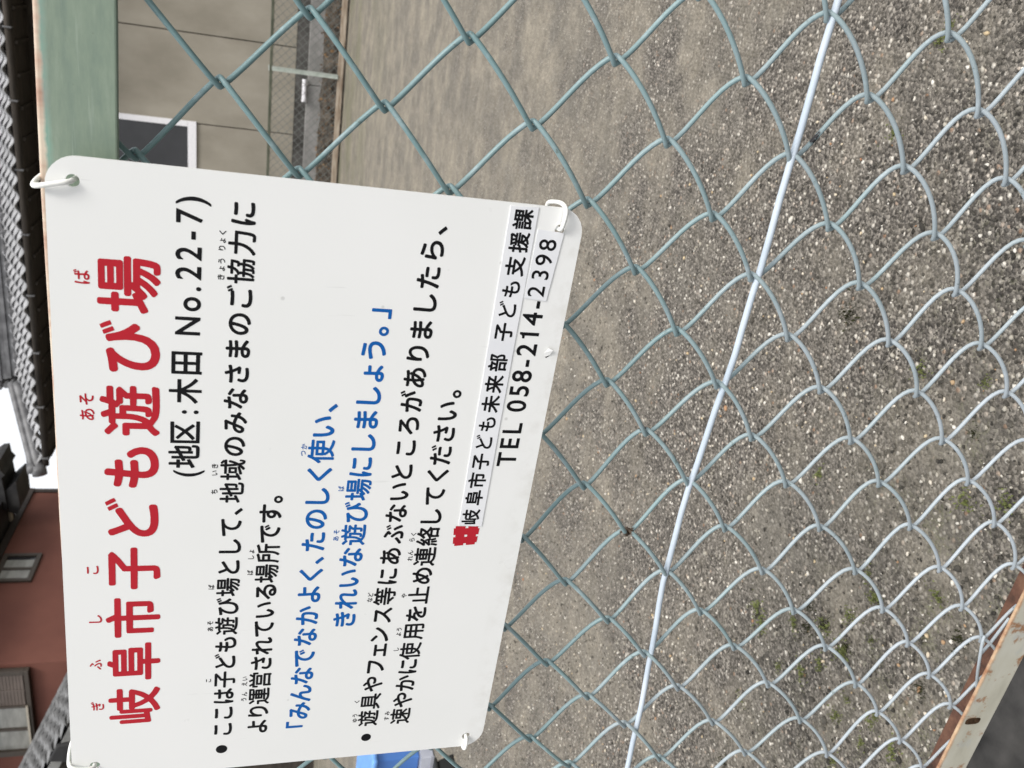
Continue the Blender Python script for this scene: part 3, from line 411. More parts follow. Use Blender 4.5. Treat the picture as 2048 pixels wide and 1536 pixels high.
[[852,-97,806,-79,775,-51,749,-11,724,46,715,43,635,-37,579,-81,562,-87,536,-75,504,-45,495,-28,495,-11,502,0,603,82,611,91,604,94,332,16,306,20,290,40,279,99,289,114,306,126,630,208,647,208,658,201,670,184,673,164,684,175,688,184,662,379,647,599,639,603,340,603,323,608,330,583,329,532,323,521,306,507,247,505,239,498,240,252,247,249,306,274,322,269,332,258,337,269,337,515,340,528,349,538,374,549,587,549,613,542,622,532,627,515,627,252,622,235,613,225,587,218,374,218,340,235,349,201,340,175,332,168,119,59,76,42,59,43,42,57,20,125,26,142,42,153,128,192,129,498,119,505,59,505,42,511,24,532,23,575,29,600,50,615,128,617,129,812,134,829,144,841,161,847,204,848,221,842,233,829,239,812,239,625,247,616,313,617,307,642,308,685,319,702,332,710,639,712,644,719,644,838,664,858,724,859,739,855,748,846,754,829,758,713,835,713,840,719,772,778,763,795,763,812,768,821,801,850,826,854,894,805,950,753,956,736,944,710,962,695,969,676,967,625,962,617,945,604,758,600,773,379,775,362,783,355,815,439,840,524,852,540,877,546,920,537,940,524,946,507,929,439,889,328,859,260,807,167,807,158,838,57,852,31,869,15,877,31,888,116,911,140,937,136,974,108,979,91,973,31,958,-28,934,-71,894,-95],[443,319,435,328,435,439,439,447,519,448,526,439,526,328,522,320]],
[[545,-54,528,-50,508,-37,480,6,477,31,485,53,511,72,562,80,622,99,681,130,726,167,766,220,790,277,800,354,792,422,771,481,741,526,687,575,630,602,587,612,581,608,538,396,488,243,457,175,416,108,374,63,332,35,306,25,255,20,212,29,170,53,119,108,91,158,68,243,62,311,81,430,119,513,129,532,195,612,298,686,400,727,528,744,639,730,741,690,825,625,877,558,920,456,933,337,921,243,886,153,835,83,749,14,658,-28],[255,166,238,177,221,197,207,226,198,260,193,320,201,379,229,447,271,507,323,554,391,592,434,604,443,604,444,600,426,499,395,379,369,303,323,209,298,177,272,163]],
[[536,-81,519,-73,477,-37,469,-20,469,-3,477,14,493,31,536,54,596,98,639,141,673,188,706,260,699,269,639,297,545,327,477,340,468,337,395,175,349,92,306,46,281,29,255,19,195,13,161,17,127,30,85,65,56,116,46,175,56,243,98,328,153,384,221,425,306,454,384,464,464,634,460,639,451,639,247,628,229,632,215,642,203,659,200,676,199,719,207,736,229,754,494,764,570,775,590,770,632,736,639,719,639,702,635,685,604,635,567,558,525,464,528,458,639,431,732,396,739,405,743,507,751,524,783,545,801,545,843,539,868,515,872,490,856,337,945,278,965,252,969,235,965,218,945,173,928,153,911,145,894,145,826,192,818,192,771,99,732,48,690,6,630,-40,579,-70,553,-81],[187,149,178,158,171,184,177,218,193,252,221,284,255,308,315,333,323,334,327,328,280,226,247,171,221,147,204,143]],
[[460,-72,408,-58,374,-42,340,-15,323,6,303,48,297,91,302,133,312,158,332,192,357,217,408,248,468,264,528,269,587,265,592,269,584,464,587,481,612,507,630,511,683,507,707,484,711,473,718,235,826,176,898,125,919,91,916,65,886,21,869,9,843,7,826,14,724,91,717,48,700,6,673,-27,639,-51,570,-73,519,-77],[502,48,477,50,443,63,426,82,422,99,433,125,451,139,485,151,519,154,570,150,596,142,595,99,589,82,575,65,545,51],[153,124,93,157,81,184,81,201,190,371,266,524,255,528,127,529,102,534,78,558,76,625,93,646,110,654,221,650,306,653,313,659,321,693,339,795,357,817,374,825,436,821,453,812,467,795,471,778,449,676,536,693,570,690,587,676,595,659,596,608,580,583,562,572,408,541,356,413,319,337,237,192,195,135,170,124],[869,445,653,575,644,608,647,625,664,652,681,669,698,677,716,676,754,659,843,611,938,549,949,515,940,490,911,451,894,443]],
[[417,-63,323,-43,247,-4,212,26,170,99,161,158,170,235,204,325,221,344,247,353,289,344,306,336,319,320,324,286,302,235,292,192,297,142,315,112,340,92,383,75,502,61,587,63,741,80,755,74,775,55,782,40,779,-11,772,-28,749,-46,596,-65,494,-68],[707,226,545,242,524,252,510,269,505,294,508,320,519,342,532,354,553,360,649,354,562,521,383,515,229,520,170,525,153,532,140,549,133,575,133,617,141,634,170,654,306,644,511,643,516,651,480,770,489,795,511,813,570,821,596,813,610,795,647,659,707,666,835,696,860,687,877,668,885,608,879,592,864,575,835,564,698,537,694,532,752,422,824,320,830,294,822,269,785,226,758,219]],
[[391,-71,332,-67,272,-53,223,-28,195,-4,181,14,162,57,156,99,162,142,195,202,229,233,272,255,349,275,417,280,468,278,468,354,460,358,306,362,187,374,164,396,160,456,178,486,204,495,357,482,460,480,465,490,463,566,195,586,178,599,168,617,165,668,173,685,187,698,212,707,332,695,460,689,465,693,464,770,468,787,485,811,511,820,553,819,587,799,595,778,596,694,818,715,843,706,859,685,863,668,861,634,852,610,835,596,596,572,592,566,592,490,596,485,613,485,826,507,843,503,860,490,871,456,869,422,860,400,846,388,826,381,604,362,594,354,601,252,707,210,809,151,877,99,884,82,884,65,852,6,826,-10,809,-10,783,3,698,67,613,113,606,108,602,57,590,23,553,-25,519,-48,468,-66],[340,56,306,68,290,82,283,108,290,125,306,140,332,152,417,162,468,157,474,150,472,91,464,74,443,58,417,51]],
[[374,-55,289,-36,229,-10,170,40,141,91,129,158,136,235,153,297,170,313,187,319,249,311,272,287,276,260,263,184,268,150,283,125,306,106,349,88,408,76,545,73,664,82,801,103,826,90,839,74,843,14,839,-3,818,-25,792,-33,732,-44,545,-61,477,-62],[383,574,238,582,211,592,198,608,192,625,191,668,200,693,219,710,238,715,485,705,749,716,713,778,715,787,775,814,786,812,873,668,869,656,809,628,797,634,783,660,766,602,749,588,732,584,536,574],[911,673,824,821,829,829,886,855,894,854,930,804,985,710,980,696,920,670]],
[[170,-97,153,-84,144,-62,144,481,136,486,42,487,27,498,20,524,22,575,33,590,50,596,136,596,144,600,144,821,152,846,161,855,178,860,221,860,238,855,248,846,256,821,257,600,264,596,340,596,357,591,373,566,374,505,443,538,480,566,512,600,539,642,528,648,417,648,391,654,376,685,376,719,382,736,391,745,408,751,570,751,583,838,604,860,664,860,685,846,691,821,685,761,690,751,894,751,911,745,922,736,927,710,906,541,886,475,860,444,819,422,825,405,822,337,826,334,945,333,963,320,968,303,960,99,949,-3,937,-48,914,-79,894,-91,869,-97,792,-99,775,-93,759,-71,752,-37,758,-11,783,2,835,0,842,6,849,31,862,226,860,232,852,234,818,234,810,226,787,116,762,48,729,-11,670,-79,656,-88,630,-88,596,-57,570,-82,545,-94,477,-100,451,-98,443,-93,427,-71,420,-37,424,-20,443,-3,494,-2,503,6,510,31,524,226,519,234,485,234,458,116,434,48,403,-11,349,-79,332,-91,306,-90,291,-79,264,-46,257,-54,255,-71,238,-93,221,-99],[264,-28,257,-20,256,-3,256,481,264,486,340,486,346,481,349,458,389,405,386,337,306,333,289,320,283,269,295,243,315,235,366,234,375,226,361,150,341,91,319,48,271,-11],[613,11,626,235,630,241,656,234,690,234,698,234,704,226,686,142,649,57],[622,321,596,334,494,334,494,407,478,439,528,470,579,515,613,558,639,602,656,643,664,648,801,648,811,642,806,600,789,532,783,526,766,524,690,525,668,507,662,490,678,439,698,425,721,422,714,337,639,333]],
[[110,-97,93,-91,48,-45,43,-28,48,-11,59,4,166,82,247,166,303,252,351,362,374,456,383,524,85,528,64,549,64,617,76,634,102,642,385,642,390,651,390,821,396,838,408,852,426,858,477,858,494,852,504,838,508,821,511,642,886,642,903,640,921,625,926,608,911,362,890,142,875,57,856,-3,831,-45,792,-77,749,-90,715,-93,587,-91,559,-79,537,-20,537,-3,553,19,570,25,715,21,732,28,749,57,773,158,785,252,805,515,801,525,502,524,490,430,464,320,419,209,342,91,247,-9,136,-91]],
[[161,-54,134,-28,118,40,103,158,98,286,108,447,150,744,161,766,178,780,195,784,247,779,267,770,281,753,281,712,241,498,226,371,224,303,229,292,255,320,272,324,289,320,320,294,327,277,327,260,267,74,253,-28,240,-45,221,-55,178,-58],[562,-13,502,1,460,20,416,57,391,97,380,158,393,260,408,285,434,298,485,293,506,277,514,260,506,184,514,150,553,124,596,115,698,113,886,133,904,125,917,108,924,82,924,40,903,8,886,0,792,-13,698,-18],[494,566,468,569,451,577,431,608,434,668,460,695,477,698,664,689,818,697,860,696,889,668,892,608,884,592,860,571,809,564,673,560]],
[[391,-54,340,-51,315,-33,298,31,311,57,332,64,426,56,528,60,622,78,690,111,727,150,734,158,748,218,743,252,735,269,707,301,681,316,647,326,587,333,536,330,477,319,391,286,342,252,281,183,264,171,247,171,190,192,181,201,176,218,178,235,237,388,278,541,275,549,144,556,110,563,95,583,94,642,110,666,127,671,238,660,300,659,305,668,320,787,332,799,357,806,408,802,432,787,435,753,419,668,426,662,587,676,766,704,783,699,801,680,803,625,792,602,775,592,587,566,395,549,354,388,357,382,443,417,545,436,596,438,681,429,749,407,794,379,834,337,861,277,868,218,851,125,793,40,715,-11,613,-44,477,-58]],
[[315,-21,255,10,212,57,172,133,142,235,125,345,118,439,110,685,115,702,136,717,204,717,224,710,232,702,239,676,234,532,241,362,266,226,289,167,310,133,332,114,357,106,374,112,391,128,412,158,456,269,472,286,494,290,511,285,560,226,558,201,531,133,500,74,461,23,433,-3,391,-23,357,-28],[835,132,825,142,819,158,790,320,763,413,730,498,695,566,661,617,656,634,664,655,673,663,732,684,749,683,761,676,809,603,844,532,878,447,926,269,936,192,936,175,928,162,920,154,860,128]],
[[408,-62,323,-46,272,-25,221,11,204,31,180,74,170,158,176,201,205,277,221,292,238,297,281,289,302,277,312,260,312,243,291,201,282,158,287,125,301,99,334,74,374,59,426,50,494,47,579,49,715,65,732,59,744,48,750,23,746,-28,741,-39,724,-51,570,-65,494,-67],[715,174,536,199,513,218,508,235,512,269,528,291,553,297,639,290,596,379,587,387,468,380,315,379,187,385,156,396,145,413,145,473,153,486,170,496,383,487,536,491,546,498,511,585,306,585,204,591,178,599,169,608,164,625,161,668,166,685,178,697,195,702,357,691,477,691,482,693,481,702,463,761,465,787,494,809,545,815,562,809,579,787,596,704,600,702,681,715,775,738,798,727,809,710,815,668,812,651,801,636,628,592,656,514,664,505,835,541,852,535,868,515,876,464,871,447,860,436,843,427,715,402,709,396,752,320,790,269,798,243,793,226,758,178,732,171]],
[[340,-80,272,-63,238,-46,207,-20,181,23,174,82,180,116,198,150,238,187,281,207,332,220,443,226,435,600,443,627,451,635,468,640,528,639,545,627,553,600,553,488,766,499,783,494,792,485,799,456,799,422,788,405,775,397,698,388,553,382,550,371,556,209,560,201,639,171,690,144,792,71,804,48,804,31,775,-20,749,-33,724,-24,644,40,570,83,562,83,555,14,544,-11,515,-45,485,-64,443,-78,391,-83],[332,30,306,40,287,57,282,74,289,94,306,108,332,118,400,126,443,122,447,116,446,65,439,48,426,35,400,26]],
[[349,-63,327,-45,298,6,298,23,306,37,332,52,417,67,511,97,596,143,651,192,689,260,700,328,695,371,683,396,668,413,634,439,596,453,545,458,400,441,281,409,212,384,187,388,170,408,152,473,163,498,178,508,383,552,502,569,553,571,630,564,697,541,748,507,786,464,813,405,824,328,808,226,752,125,682,57,587,0,477,-40,374,-62],[698,642,494,660,298,686,277,702,271,719,273,736,283,778,298,794,315,799,511,771,715,754,724,750,740,727,735,676,728,659,715,647]],
[[366,-65,350,-54,318,-3,316,23,323,35,340,45,426,63,511,94,586,142,644,209,677,286,690,388,687,464,675,524,655,575,622,619,587,640,553,646,502,635,451,603,393,541,357,481,333,422,316,345,317,252,311,226,289,211,238,206,221,212,207,226,201,243,193,354,194,430,231,778,236,795,247,805,255,809,315,809,331,804,349,785,353,770,326,625,332,618,375,668,434,716,502,747,562,757,630,746,693,710,741,659,780,583,801,507,811,396,798,277,758,167,688,74,596,6,494,-38,391,-64]],
[[639,-73,485,77,227,303,195,346,187,388,201,430,229,466,517,710,607,804,630,814,659,804,705,761,713,736,707,717,361,430,334,405,324,388,332,371,357,345,611,133,730,23,735,-3,724,-27,673,-73,656,-79]],
[[349,-71,298,-68,238,-56,187,-35,170,-23,136,6,112,48,102,99,102,125,110,167,132,209,166,243,187,257,229,278,289,294,435,303,424,761,434,792,451,806,477,811,528,809,553,792,564,761,562,613,673,615,809,626,826,622,844,608,857,575,854,532,835,508,818,500,570,486,560,481,570,274,673,233,732,202,792,165,860,112,872,91,871,65,843,16,809,-6,783,-3,681,76,579,132,574,125,572,74,566,48,551,14,524,-20,485,-47,434,-65],[332,57,289,63,261,74,241,91,233,116,242,142,264,159,289,170,340,178,383,180,434,175,440,167,441,133,433,91,417,71,383,57]],
[[374,-71,357,-66,342,-54,314,-11,312,14,326,40,349,53,417,68,511,102,579,145,637,209,670,286,683,388,680,464,668,524,648,575,622,610,587,633,553,639,502,628,451,595,400,538,365,481,337,413,323,345,324,252,317,226,306,215,281,203,229,201,212,209,198,226,194,243,186,354,187,430,200,575,225,778,232,795,255,814,272,817,332,811,356,787,359,761,337,651,340,640,382,685,443,729,502,754,562,763,639,750,698,715,749,659,784,592,810,498,817,388,802,260,758,150,690,65,604,3,494,-46,391,-71]],
[[76,-64,61,-54,30,-11,26,14,85,80,161,142,161,345,160,354,153,355,50,357,33,370,27,388,28,439,39,456,50,462,238,465,255,459,267,447,273,430,274,133,340,86,408,56,485,43,572,40,562,63,560,108,553,112,315,112,299,125,291,150,292,184,303,201,315,208,553,210,561,218,561,226,553,231,366,232,350,243,343,269,343,524,349,541,357,550,374,555,553,556,559,558,560,575,391,578,374,588,366,601,323,602,306,608,296,617,291,634,290,787,298,811,306,820,323,825,920,825,935,821,945,810,951,787,951,634,946,617,937,608,920,603,869,603,852,585,835,578,681,577,674,566,681,556,860,556,883,549,892,541,898,524,897,252,886,237,869,231,681,231,674,218,681,210,928,209,954,184,955,142,937,117,920,112,681,112,675,108,668,48,673,40,681,40,954,55,973,40,979,23,963,-37,954,-48,937,-56,903,-58,596,-67,477,-62,391,-46,340,-28,298,-4,238,40,221,50,212,50,178,23,110,-62,93,-68],[451,324,451,348,553,350,561,345,561,328,553,322],[681,322,674,328,675,345,681,350,783,350,789,345,789,328,783,322],[451,440,451,465,558,464,561,447,553,439],[681,439,674,447,674,456,681,465,783,465,789,456,783,439],[195,573,182,583,129,659,60,744,60,770,68,782,119,812,144,808,221,726,286,634,284,617,271,600,221,571],[400,674,400,728,835,728,840,719,840,676,835,672,681,673,675,676,672,702,656,725,587,726,579,725,568,710,560,676,553,673]],
[[170,-97,158,-88,150,-62,150,209,156,226,173,243,187,247,835,247,852,241,869,218,870,-62,865,-79,849,-96,835,-100,783,-99,767,-88,749,-62,264,-62,255,-88,238,-100,187,-101],[264,46,264,139,749,141,756,133,756,57,755,48,749,44],[238,292,226,303,220,320,220,524,226,541,247,557,758,557,778,549,791,524,791,320,785,303,775,292,749,286,255,286],[332,387,331,456,340,460,673,460,678,456,678,447,678,396,673,384],[110,464,85,473,73,490,72,668,77,685,102,701,187,702,193,710,141,787,141,804,155,821,204,842,229,838,281,779,332,702,451,702,454,710,400,812,406,829,417,839,468,858,485,858,502,845,553,761,579,702,664,702,673,705,766,838,783,847,801,847,852,828,870,804,870,787,813,710,818,702,911,701,928,693,937,683,941,668,941,498,936,481,911,465,852,466,834,481,828,498,828,592,818,596,187,596,182,592,181,498,175,481,153,465]],
[[272,-63,253,-54,237,-28,238,225,144,91,119,73,93,70,76,78,46,116,34,142,34,158,42,175,182,362,251,464,254,515,247,521,110,502,76,514,62,532,56,575,56,592,68,614,93,631,212,640,255,646,263,651,267,778,274,795,289,810,315,819,374,814,389,804,401,787,405,770,391,659,414,625,418,608,400,557,485,616,536,643,596,665,656,674,698,670,741,656,782,625,805,592,816,558,821,515,817,447,787,201,786,125,801,107,835,109,874,125,928,163,945,167,962,163,979,150,993,125,998,82,995,65,962,31,910,-3,869,-20,826,-30,792,-33,749,-27,715,-13,686,14,669,40,658,74,653,125,662,235,688,439,690,507,685,524,673,539,656,546,630,547,596,540,511,495,408,412,368,371,365,184,369,-28,357,-50,340,-60,323,-64]],
[[323,-30,298,-23,255,1,203,57,168,125,137,226,113,396,104,676,108,693,127,717,153,725,212,721,229,710,242,693,246,676,241,575,244,430,258,294,273,226,292,175,313,142,340,118,357,113,386,133,403,158,451,269,467,286,485,294,502,294,519,286,558,243,566,226,565,201,539,133,508,74,471,23,434,-10,400,-27,357,-35],[852,125,826,137,812,158,784,311,758,406,724,494,690,562,651,625,654,651,668,668,715,688,741,690,766,679,809,617,848,541,888,439,914,354,933,269,943,175,928,151,911,141,869,125]],
[[443,-63,383,-48,349,-31,331,-20,296,14,277,48,267,99,274,142,290,175,323,213,357,235,391,247,451,254,511,247,565,226,611,192,639,158,673,91,722,133,737,158,747,192,749,226,744,260,726,294,698,323,647,351,604,364,553,369,477,363,417,348,357,320,306,285,195,185,178,177,153,180,103,226,94,252,102,275,536,643,264,631,247,634,224,651,215,676,214,727,229,752,255,761,477,764,698,777,724,769,765,719,768,693,760,676,745,659,536,490,545,483,664,472,732,448,792,410,836,362,873,286,881,218,870,142,839,74,826,57,774,6,707,-33,622,-58,511,-69],[468,55,434,63,413,74,396,91,393,108,401,125,417,136,443,142,468,140,494,131,519,112,547,65,547,57]],
[[783,-97,758,-86,746,-62,746,405,741,409,639,409,632,405,621,243,604,150,578,65,528,-31,489,-79,460,-95,441,-88,402,-54,391,-37,395,-11,440,48,473,116,494,184,513,337,515,736,528,753,545,761,724,796,886,845,905,838,951,778,951,761,945,752,911,732,792,698,636,668,631,659,632,524,945,521,962,515,976,498,977,439,962,415,945,409,869,409,862,405,860,-67,852,-83,835,-96],[68,-88,25,-53,16,-43,12,-28,38,40,56,108,74,243,79,736,93,756,110,762,281,792,434,836,454,829,497,778,501,753,494,741,477,730,408,708,298,684,195,668,192,617,195,610,204,609,426,609,456,592,462,566,462,311,457,294,443,277,426,273,195,273,189,269,170,98,136,-28,117,-71,102,-88,85,-93],[195,382,195,501,349,500,349,384]],
[[690,-54,570,-21,485,26,415,91,363,184,345,294,355,379,375,447,405,507,446,566,471,592,323,578,110,549,81,558,61,583,56,642,68,668,85,681,102,685,664,735,852,747,886,735,901,710,900,651,893,634,877,622,852,616,741,611,690,601,630,574,579,534,530,473,502,422,486,371,477,311,490,235,528,170,579,128,639,100,715,80,783,71,801,62,810,48,812,14,798,-28,783,-48,749,-61],[758,341,731,362,665,481,667,507,681,524,715,539,732,539,749,531,766,514,833,396,831,371,818,354,783,338],[877,386,863,396,827,464,782,532,780,541,788,549,835,571,843,573,852,566,894,504,940,422,934,413]],
[[340,-71,288,-20,285,6,293,31,306,42,400,76,443,100,483,133,426,141,383,155,340,182,315,211,283,277,277,328,284,379,306,432,349,481,383,505,426,521,477,529,511,527,519,531,519,566,110,553,93,561,76,581,72,592,72,642,80,659,110,679,511,688,517,693,513,770,522,795,536,809,553,817,613,816,635,804,650,778,648,693,920,686,939,676,951,659,955,642,951,592,938,575,911,565,648,566,649,439,673,371,681,303,674,226,651,150,612,82,545,13,460,-41,374,-74],[460,260,425,277,413,294,404,328,407,354,417,375,437,396,460,407,485,409,511,403,536,379,542,362,542,328,534,294,515,269,494,259]],
[[144,-80,104,-62,71,-37,38,6,22,48,16,91,23,142,42,184,69,218,102,244,153,265,195,270,247,262,289,242,320,218,347,184,368,133,373,91,367,48,346,-3,318,-37,285,-62,245,-79,204,-86],[170,21,144,36,128,57,119,91,124,116,139,142,161,158,195,167,221,161,247,145,262,125,270,91,264,65,249,40,229,25,195,16]],
[[647,-54,613,-50,570,-32,536,-4,519,23,506,57,501,91,494,294,479,320,451,330,408,325,374,309,340,283,306,245,281,209,250,150,185,-28,173,-45,161,-52,144,-52,85,-31,72,-20,65,-3,65,14,103,108,170,254,434,768,451,787,477,791,545,762,558,744,558,727,382,422,451,440,511,438,550,422,585,388,602,354,608,328,616,125,620,99,630,82,647,71,681,66,724,76,760,99,797,142,822,184,858,277,869,290,886,295,911,289,947,260,959,243,960,218,934,150,897,82,852,24,801,-18,741,-45,673,-55]],
[[187,-55,170,-50,119,-12,108,6,112,31,521,439,511,444,195,419,179,430,169,447,163,507,168,524,176,532,195,539,298,540,434,549,630,565,673,573,698,562,734,524,739,507,734,490,534,303,536,296,574,277,591,260,618,209,650,99,666,74,690,62,724,59,886,74,911,67,920,58,926,40,920,-21,911,-34,894,-44,877,-47,715,-58,647,-51,607,-37,579,-16,557,14,504,175,487,192,468,198,443,192,417,175,315,71,221,-37,204,-50],[622,651,426,676,298,700,287,710,282,727,291,778,298,791,306,799,323,804,374,796,519,774,681,757,707,749,718,736,723,719,717,676,707,657,681,645]],
[[647,173,630,182,624,201,626,855,647,872,968,872,985,863,992,846,991,770,980,755,962,751,758,751,750,744,749,192,732,174]],
[[664,-63,613,-57,570,-40,536,-14,511,23,499,57,494,91,489,286,477,312,468,319,443,324,408,317,374,300,340,273,298,222,255,143,192,-28,179,-45,144,-57,102,-44,72,-28,58,-3,60,23,161,252,432,778,460,797,477,797,544,770,553,761,561,744,556,710,399,439,468,449,511,445,553,428,573,413,594,388,610,354,616,328,623,125,628,99,639,84,656,75,681,73,720,82,758,107,788,142,814,184,852,275,877,297,903,300,920,292,956,260,967,235,965,209,937,142,903,78,852,15,809,-20,749,-49]],
[[443,-54,366,-44,349,-36,328,-11,320,48,335,74,357,87,477,76,502,83,519,99,538,142,549,184,566,286,572,405,562,460,545,479,519,487,468,488,405,481,359,328,291,142,248,48,205,-28,195,-39,170,-50,153,-50,100,-28,81,-3,78,23,162,175,198,260,266,464,264,468,110,452,85,456,68,470,59,489,55,532,59,558,68,570,93,585,298,599,321,778,332,798,356,812,426,805,444,795,459,770,432,608,519,611,562,607,596,598,639,574,669,541,694,481,700,422,700,354,687,218,662,99,623,14,587,-22,564,-37,536,-47],[886,266,859,286,791,456,756,524,694,625,696,651,710,668,758,692,787,693,803,685,818,668,870,583,938,447,984,337,981,311,962,287,911,263]],
[[639,-80,477,76,217,303,188,345,180,388,193,430,226,473,511,714,604,810,630,819,647,816,664,808,711,761,718,736,709,710,366,425,332,388,334,379,366,347,613,140,732,30,740,-3,732,-28,674,-79,656,-84]],
[[178,-54,117,-28,104,-11,101,14,188,218,239,371,278,515,272,520,127,522,102,529,87,541,80,558,77,617,85,634,110,650,221,646,306,650,319,719,323,778,335,804,349,814,374,819,434,811,451,799,462,778,463,761,445,668,451,665,570,688,596,685,613,674,624,659,627,600,622,586,601,566,587,560,416,532,343,260,256,14,238,-28,225,-45,204,-56],[622,-38,570,-27,511,0,475,31,449,82,442,142,453,226,468,256,477,262,494,269,528,268,545,264,570,243,578,218,571,167,572,133,589,108,613,95,647,87,715,82,894,96,918,82,932,57,928,-3,911,-24,894,-32,749,-44],[553,386,536,391,519,405,511,430,515,481,528,498,545,507,715,517,809,515,877,509,909,490,918,464,914,413,886,387,869,383,724,392]],
[[170,-98,159,-88,153,-71,153,439,90,371,68,361,50,366,38,379,9,430,6,447,11,464,101,566,148,634,194,710,254,838,272,853,298,857,349,839,359,829,363,804,342,753,349,749,570,749,579,753,579,821,587,841,604,854,656,856,673,850,691,829,692,761,698,749,945,749,962,745,973,736,982,710,981,668,971,653,954,641,698,640,692,634,692,592,698,582,911,582,943,566,949,549,949,294,937,271,920,265,690,265,684,260,674,209,654,150,632,99,656,87,775,44,962,5,976,-11,976,-37,935,-96,920,-101,852,-90,724,-57,656,-32,562,14,468,-49,349,-98,315,-92,279,-45,275,-20,289,-1,400,42,462,82,393,150,339,226,339,243,351,260,351,269,335,286,330,303,332,558,346,575,366,582,579,583,579,634,570,640,340,640,323,643,298,665,265,600,268,-28,264,-76,255,-92,238,-103,187,-104],[528,165,480,209,440,260,443,264,477,265,562,265,569,260,547,184,536,164],[443,369,440,473,451,479,570,479,579,473,577,371],[698,369,692,379,692,473,698,479,826,479,837,473,835,369]],
[[374,-3,357,1,341,14,315,74,315,91,332,112,349,118,451,126,569,150,664,187,741,242,784,303,802,388,796,430,779,473,752,507,715,532,664,550,604,556,519,547,426,526,332,498,119,420,102,425,88,439,61,507,66,524,85,543,366,628,528,663,613,669,698,659,772,634,835,593,887,532,916,464,926,379,905,269,843,170,758,100,647,48,511,12]],
[[426,-45,357,-34,340,-23,332,-3,326,57,340,76,357,82,443,69,494,72,514,82,528,99,557,184,574,294,579,405,576,439,568,464,553,482,519,494,477,496,399,490,355,337,287,150,240,48,202,-20,190,-37,178,-44,153,-43,96,-20,83,-3,83,14,170,175,206,260,276,473,272,477,102,457,76,469,66,490,61,541,70,566,93,578,204,582,302,592,318,676,327,778,337,795,366,807,434,797,452,770,424,600,519,604,562,600,596,590,639,566,667,532,687,481,693,422,693,354,680,218,668,150,655,99,634,48,599,-3,562,-30,502,-46],[886,268,871,277,866,286,825,396,766,518,699,625,699,642,715,663,766,687,783,687,809,668,866,575,930,447,977,337,975,311,963,294,911,270]],
[[443,-71,400,-68,315,-51,255,-24,201,23,173,74,162,142,173,218,202,286,221,301,247,304,289,294,306,282,315,270,318,243,291,175,292,133,310,99,332,82,374,66,426,57,502,54,613,58,707,70,724,66,753,40,757,23,755,-20,747,-37,724,-56,664,-66,579,-72],[715,167,536,192,510,209,502,226,504,260,524,294,553,304,622,297,628,303,587,380,477,373,247,374,178,379,161,385,142,405,136,464,150,490,178,503,383,494,533,498,535,507,511,575,502,578,306,578,187,589,165,608,157,625,158,676,178,700,195,707,357,698,468,698,473,702,455,770,460,789,485,813,536,821,562,817,579,803,604,708,775,744,792,741,809,727,822,668,818,649,801,629,749,613,642,592,639,584,664,513,826,545,860,535,870,524,876,507,880,456,864,430,843,420,724,395,721,388,725,379,797,269,805,243,801,225,766,178,741,165]],
[[366,-88,332,-86,281,-73,221,-42,197,-20,177,14,167,57,167,82,176,125,195,158,238,195,281,215,332,227,435,235,428,600,437,625,458,642,477,647,519,646,545,632,559,608,557,507,562,495,758,507,775,504,792,493,806,464,807,439,801,413,783,394,749,385,562,375,557,371,564,209,647,175,690,152,741,120,792,80,808,57,812,40,808,23,782,-20,758,-35,724,-31,644,31,570,75,565,23,556,-3,545,-23,519,-51,485,-72,451,-83,391,-90],[332,38,306,48,290,65,296,91,332,111,391,119,436,116,441,108,439,65,430,48,400,33]],
[[340,-66,323,-52,295,-3,292,23,300,40,332,59,417,75,511,105,593,150,647,200,682,260,693,328,690,362,673,398,656,416,630,433,587,447,545,451,400,434,212,378,187,380,176,388,163,405,146,464,146,481,154,498,170,511,383,559,502,576,553,578,630,571,698,548,750,515,794,464,817,413,831,328,812,218,766,131,698,61,596,-4,494,-42,374,-70],[613,642,357,670,306,678,290,685,272,704,265,727,271,770,281,789,298,802,315,806,383,794,528,776,707,763,730,753,743,736,747,719,742,676,730,651,715,640,698,636]],
[[16,-105,8,-88,9,-11,16,2,25,7,238,9,250,14,251,566,264,584,349,587,366,582,376,558,374,-96,366,-107,349,-112,33,-112]],
[[102,-97,76,-88,35,-45,29,-28,35,-11,187,64,272,116,264,121,59,122,38,142,32,158,33,201,56,226,187,229,192,235,192,778,204,802,221,811,783,812,809,803,817,795,822,778,822,235,826,230,937,229,954,223,970,201,970,150,954,127,937,121,758,121,744,116,920,23,969,-11,974,-28,969,-45,911,-96,886,-93,758,-16,613,58,600,74,594,91,607,116,604,119,400,121,392,116,406,99,400,67,366,40,221,-45],[306,231,306,280,698,280,707,278,707,235,698,229],[306,377,306,424,698,424,707,422,707,379,698,377],[306,521,306,566,707,565,707,524,698,521],[306,665,304,702,306,709,315,710,698,710,707,705,707,668,698,664]],
[[468,-72,449,-62,437,-45,359,209,281,401,272,403,127,332,102,329,85,337,67,354,44,405,47,430,76,460,178,499,215,515,224,524,189,592,142,668,145,693,170,722,221,741,238,741,255,733,267,719,340,578,349,575,499,634,510,642,408,734,398,761,402,787,416,804,443,822,468,826,485,823,532,787,617,710,625,693,627,668,690,672,766,663,826,641,869,613,903,575,928,524,939,456,933,405,911,344,881,303,818,257,749,236,681,230,622,235,528,260,511,286,508,303,514,354,536,376,553,380,630,360,673,356,724,361,758,374,777,388,791,405,804,439,804,481,783,517,758,535,690,549,647,546,596,535,485,499,403,464,398,456,480,260,570,-3,568,-28,545,-56,494,-71]],
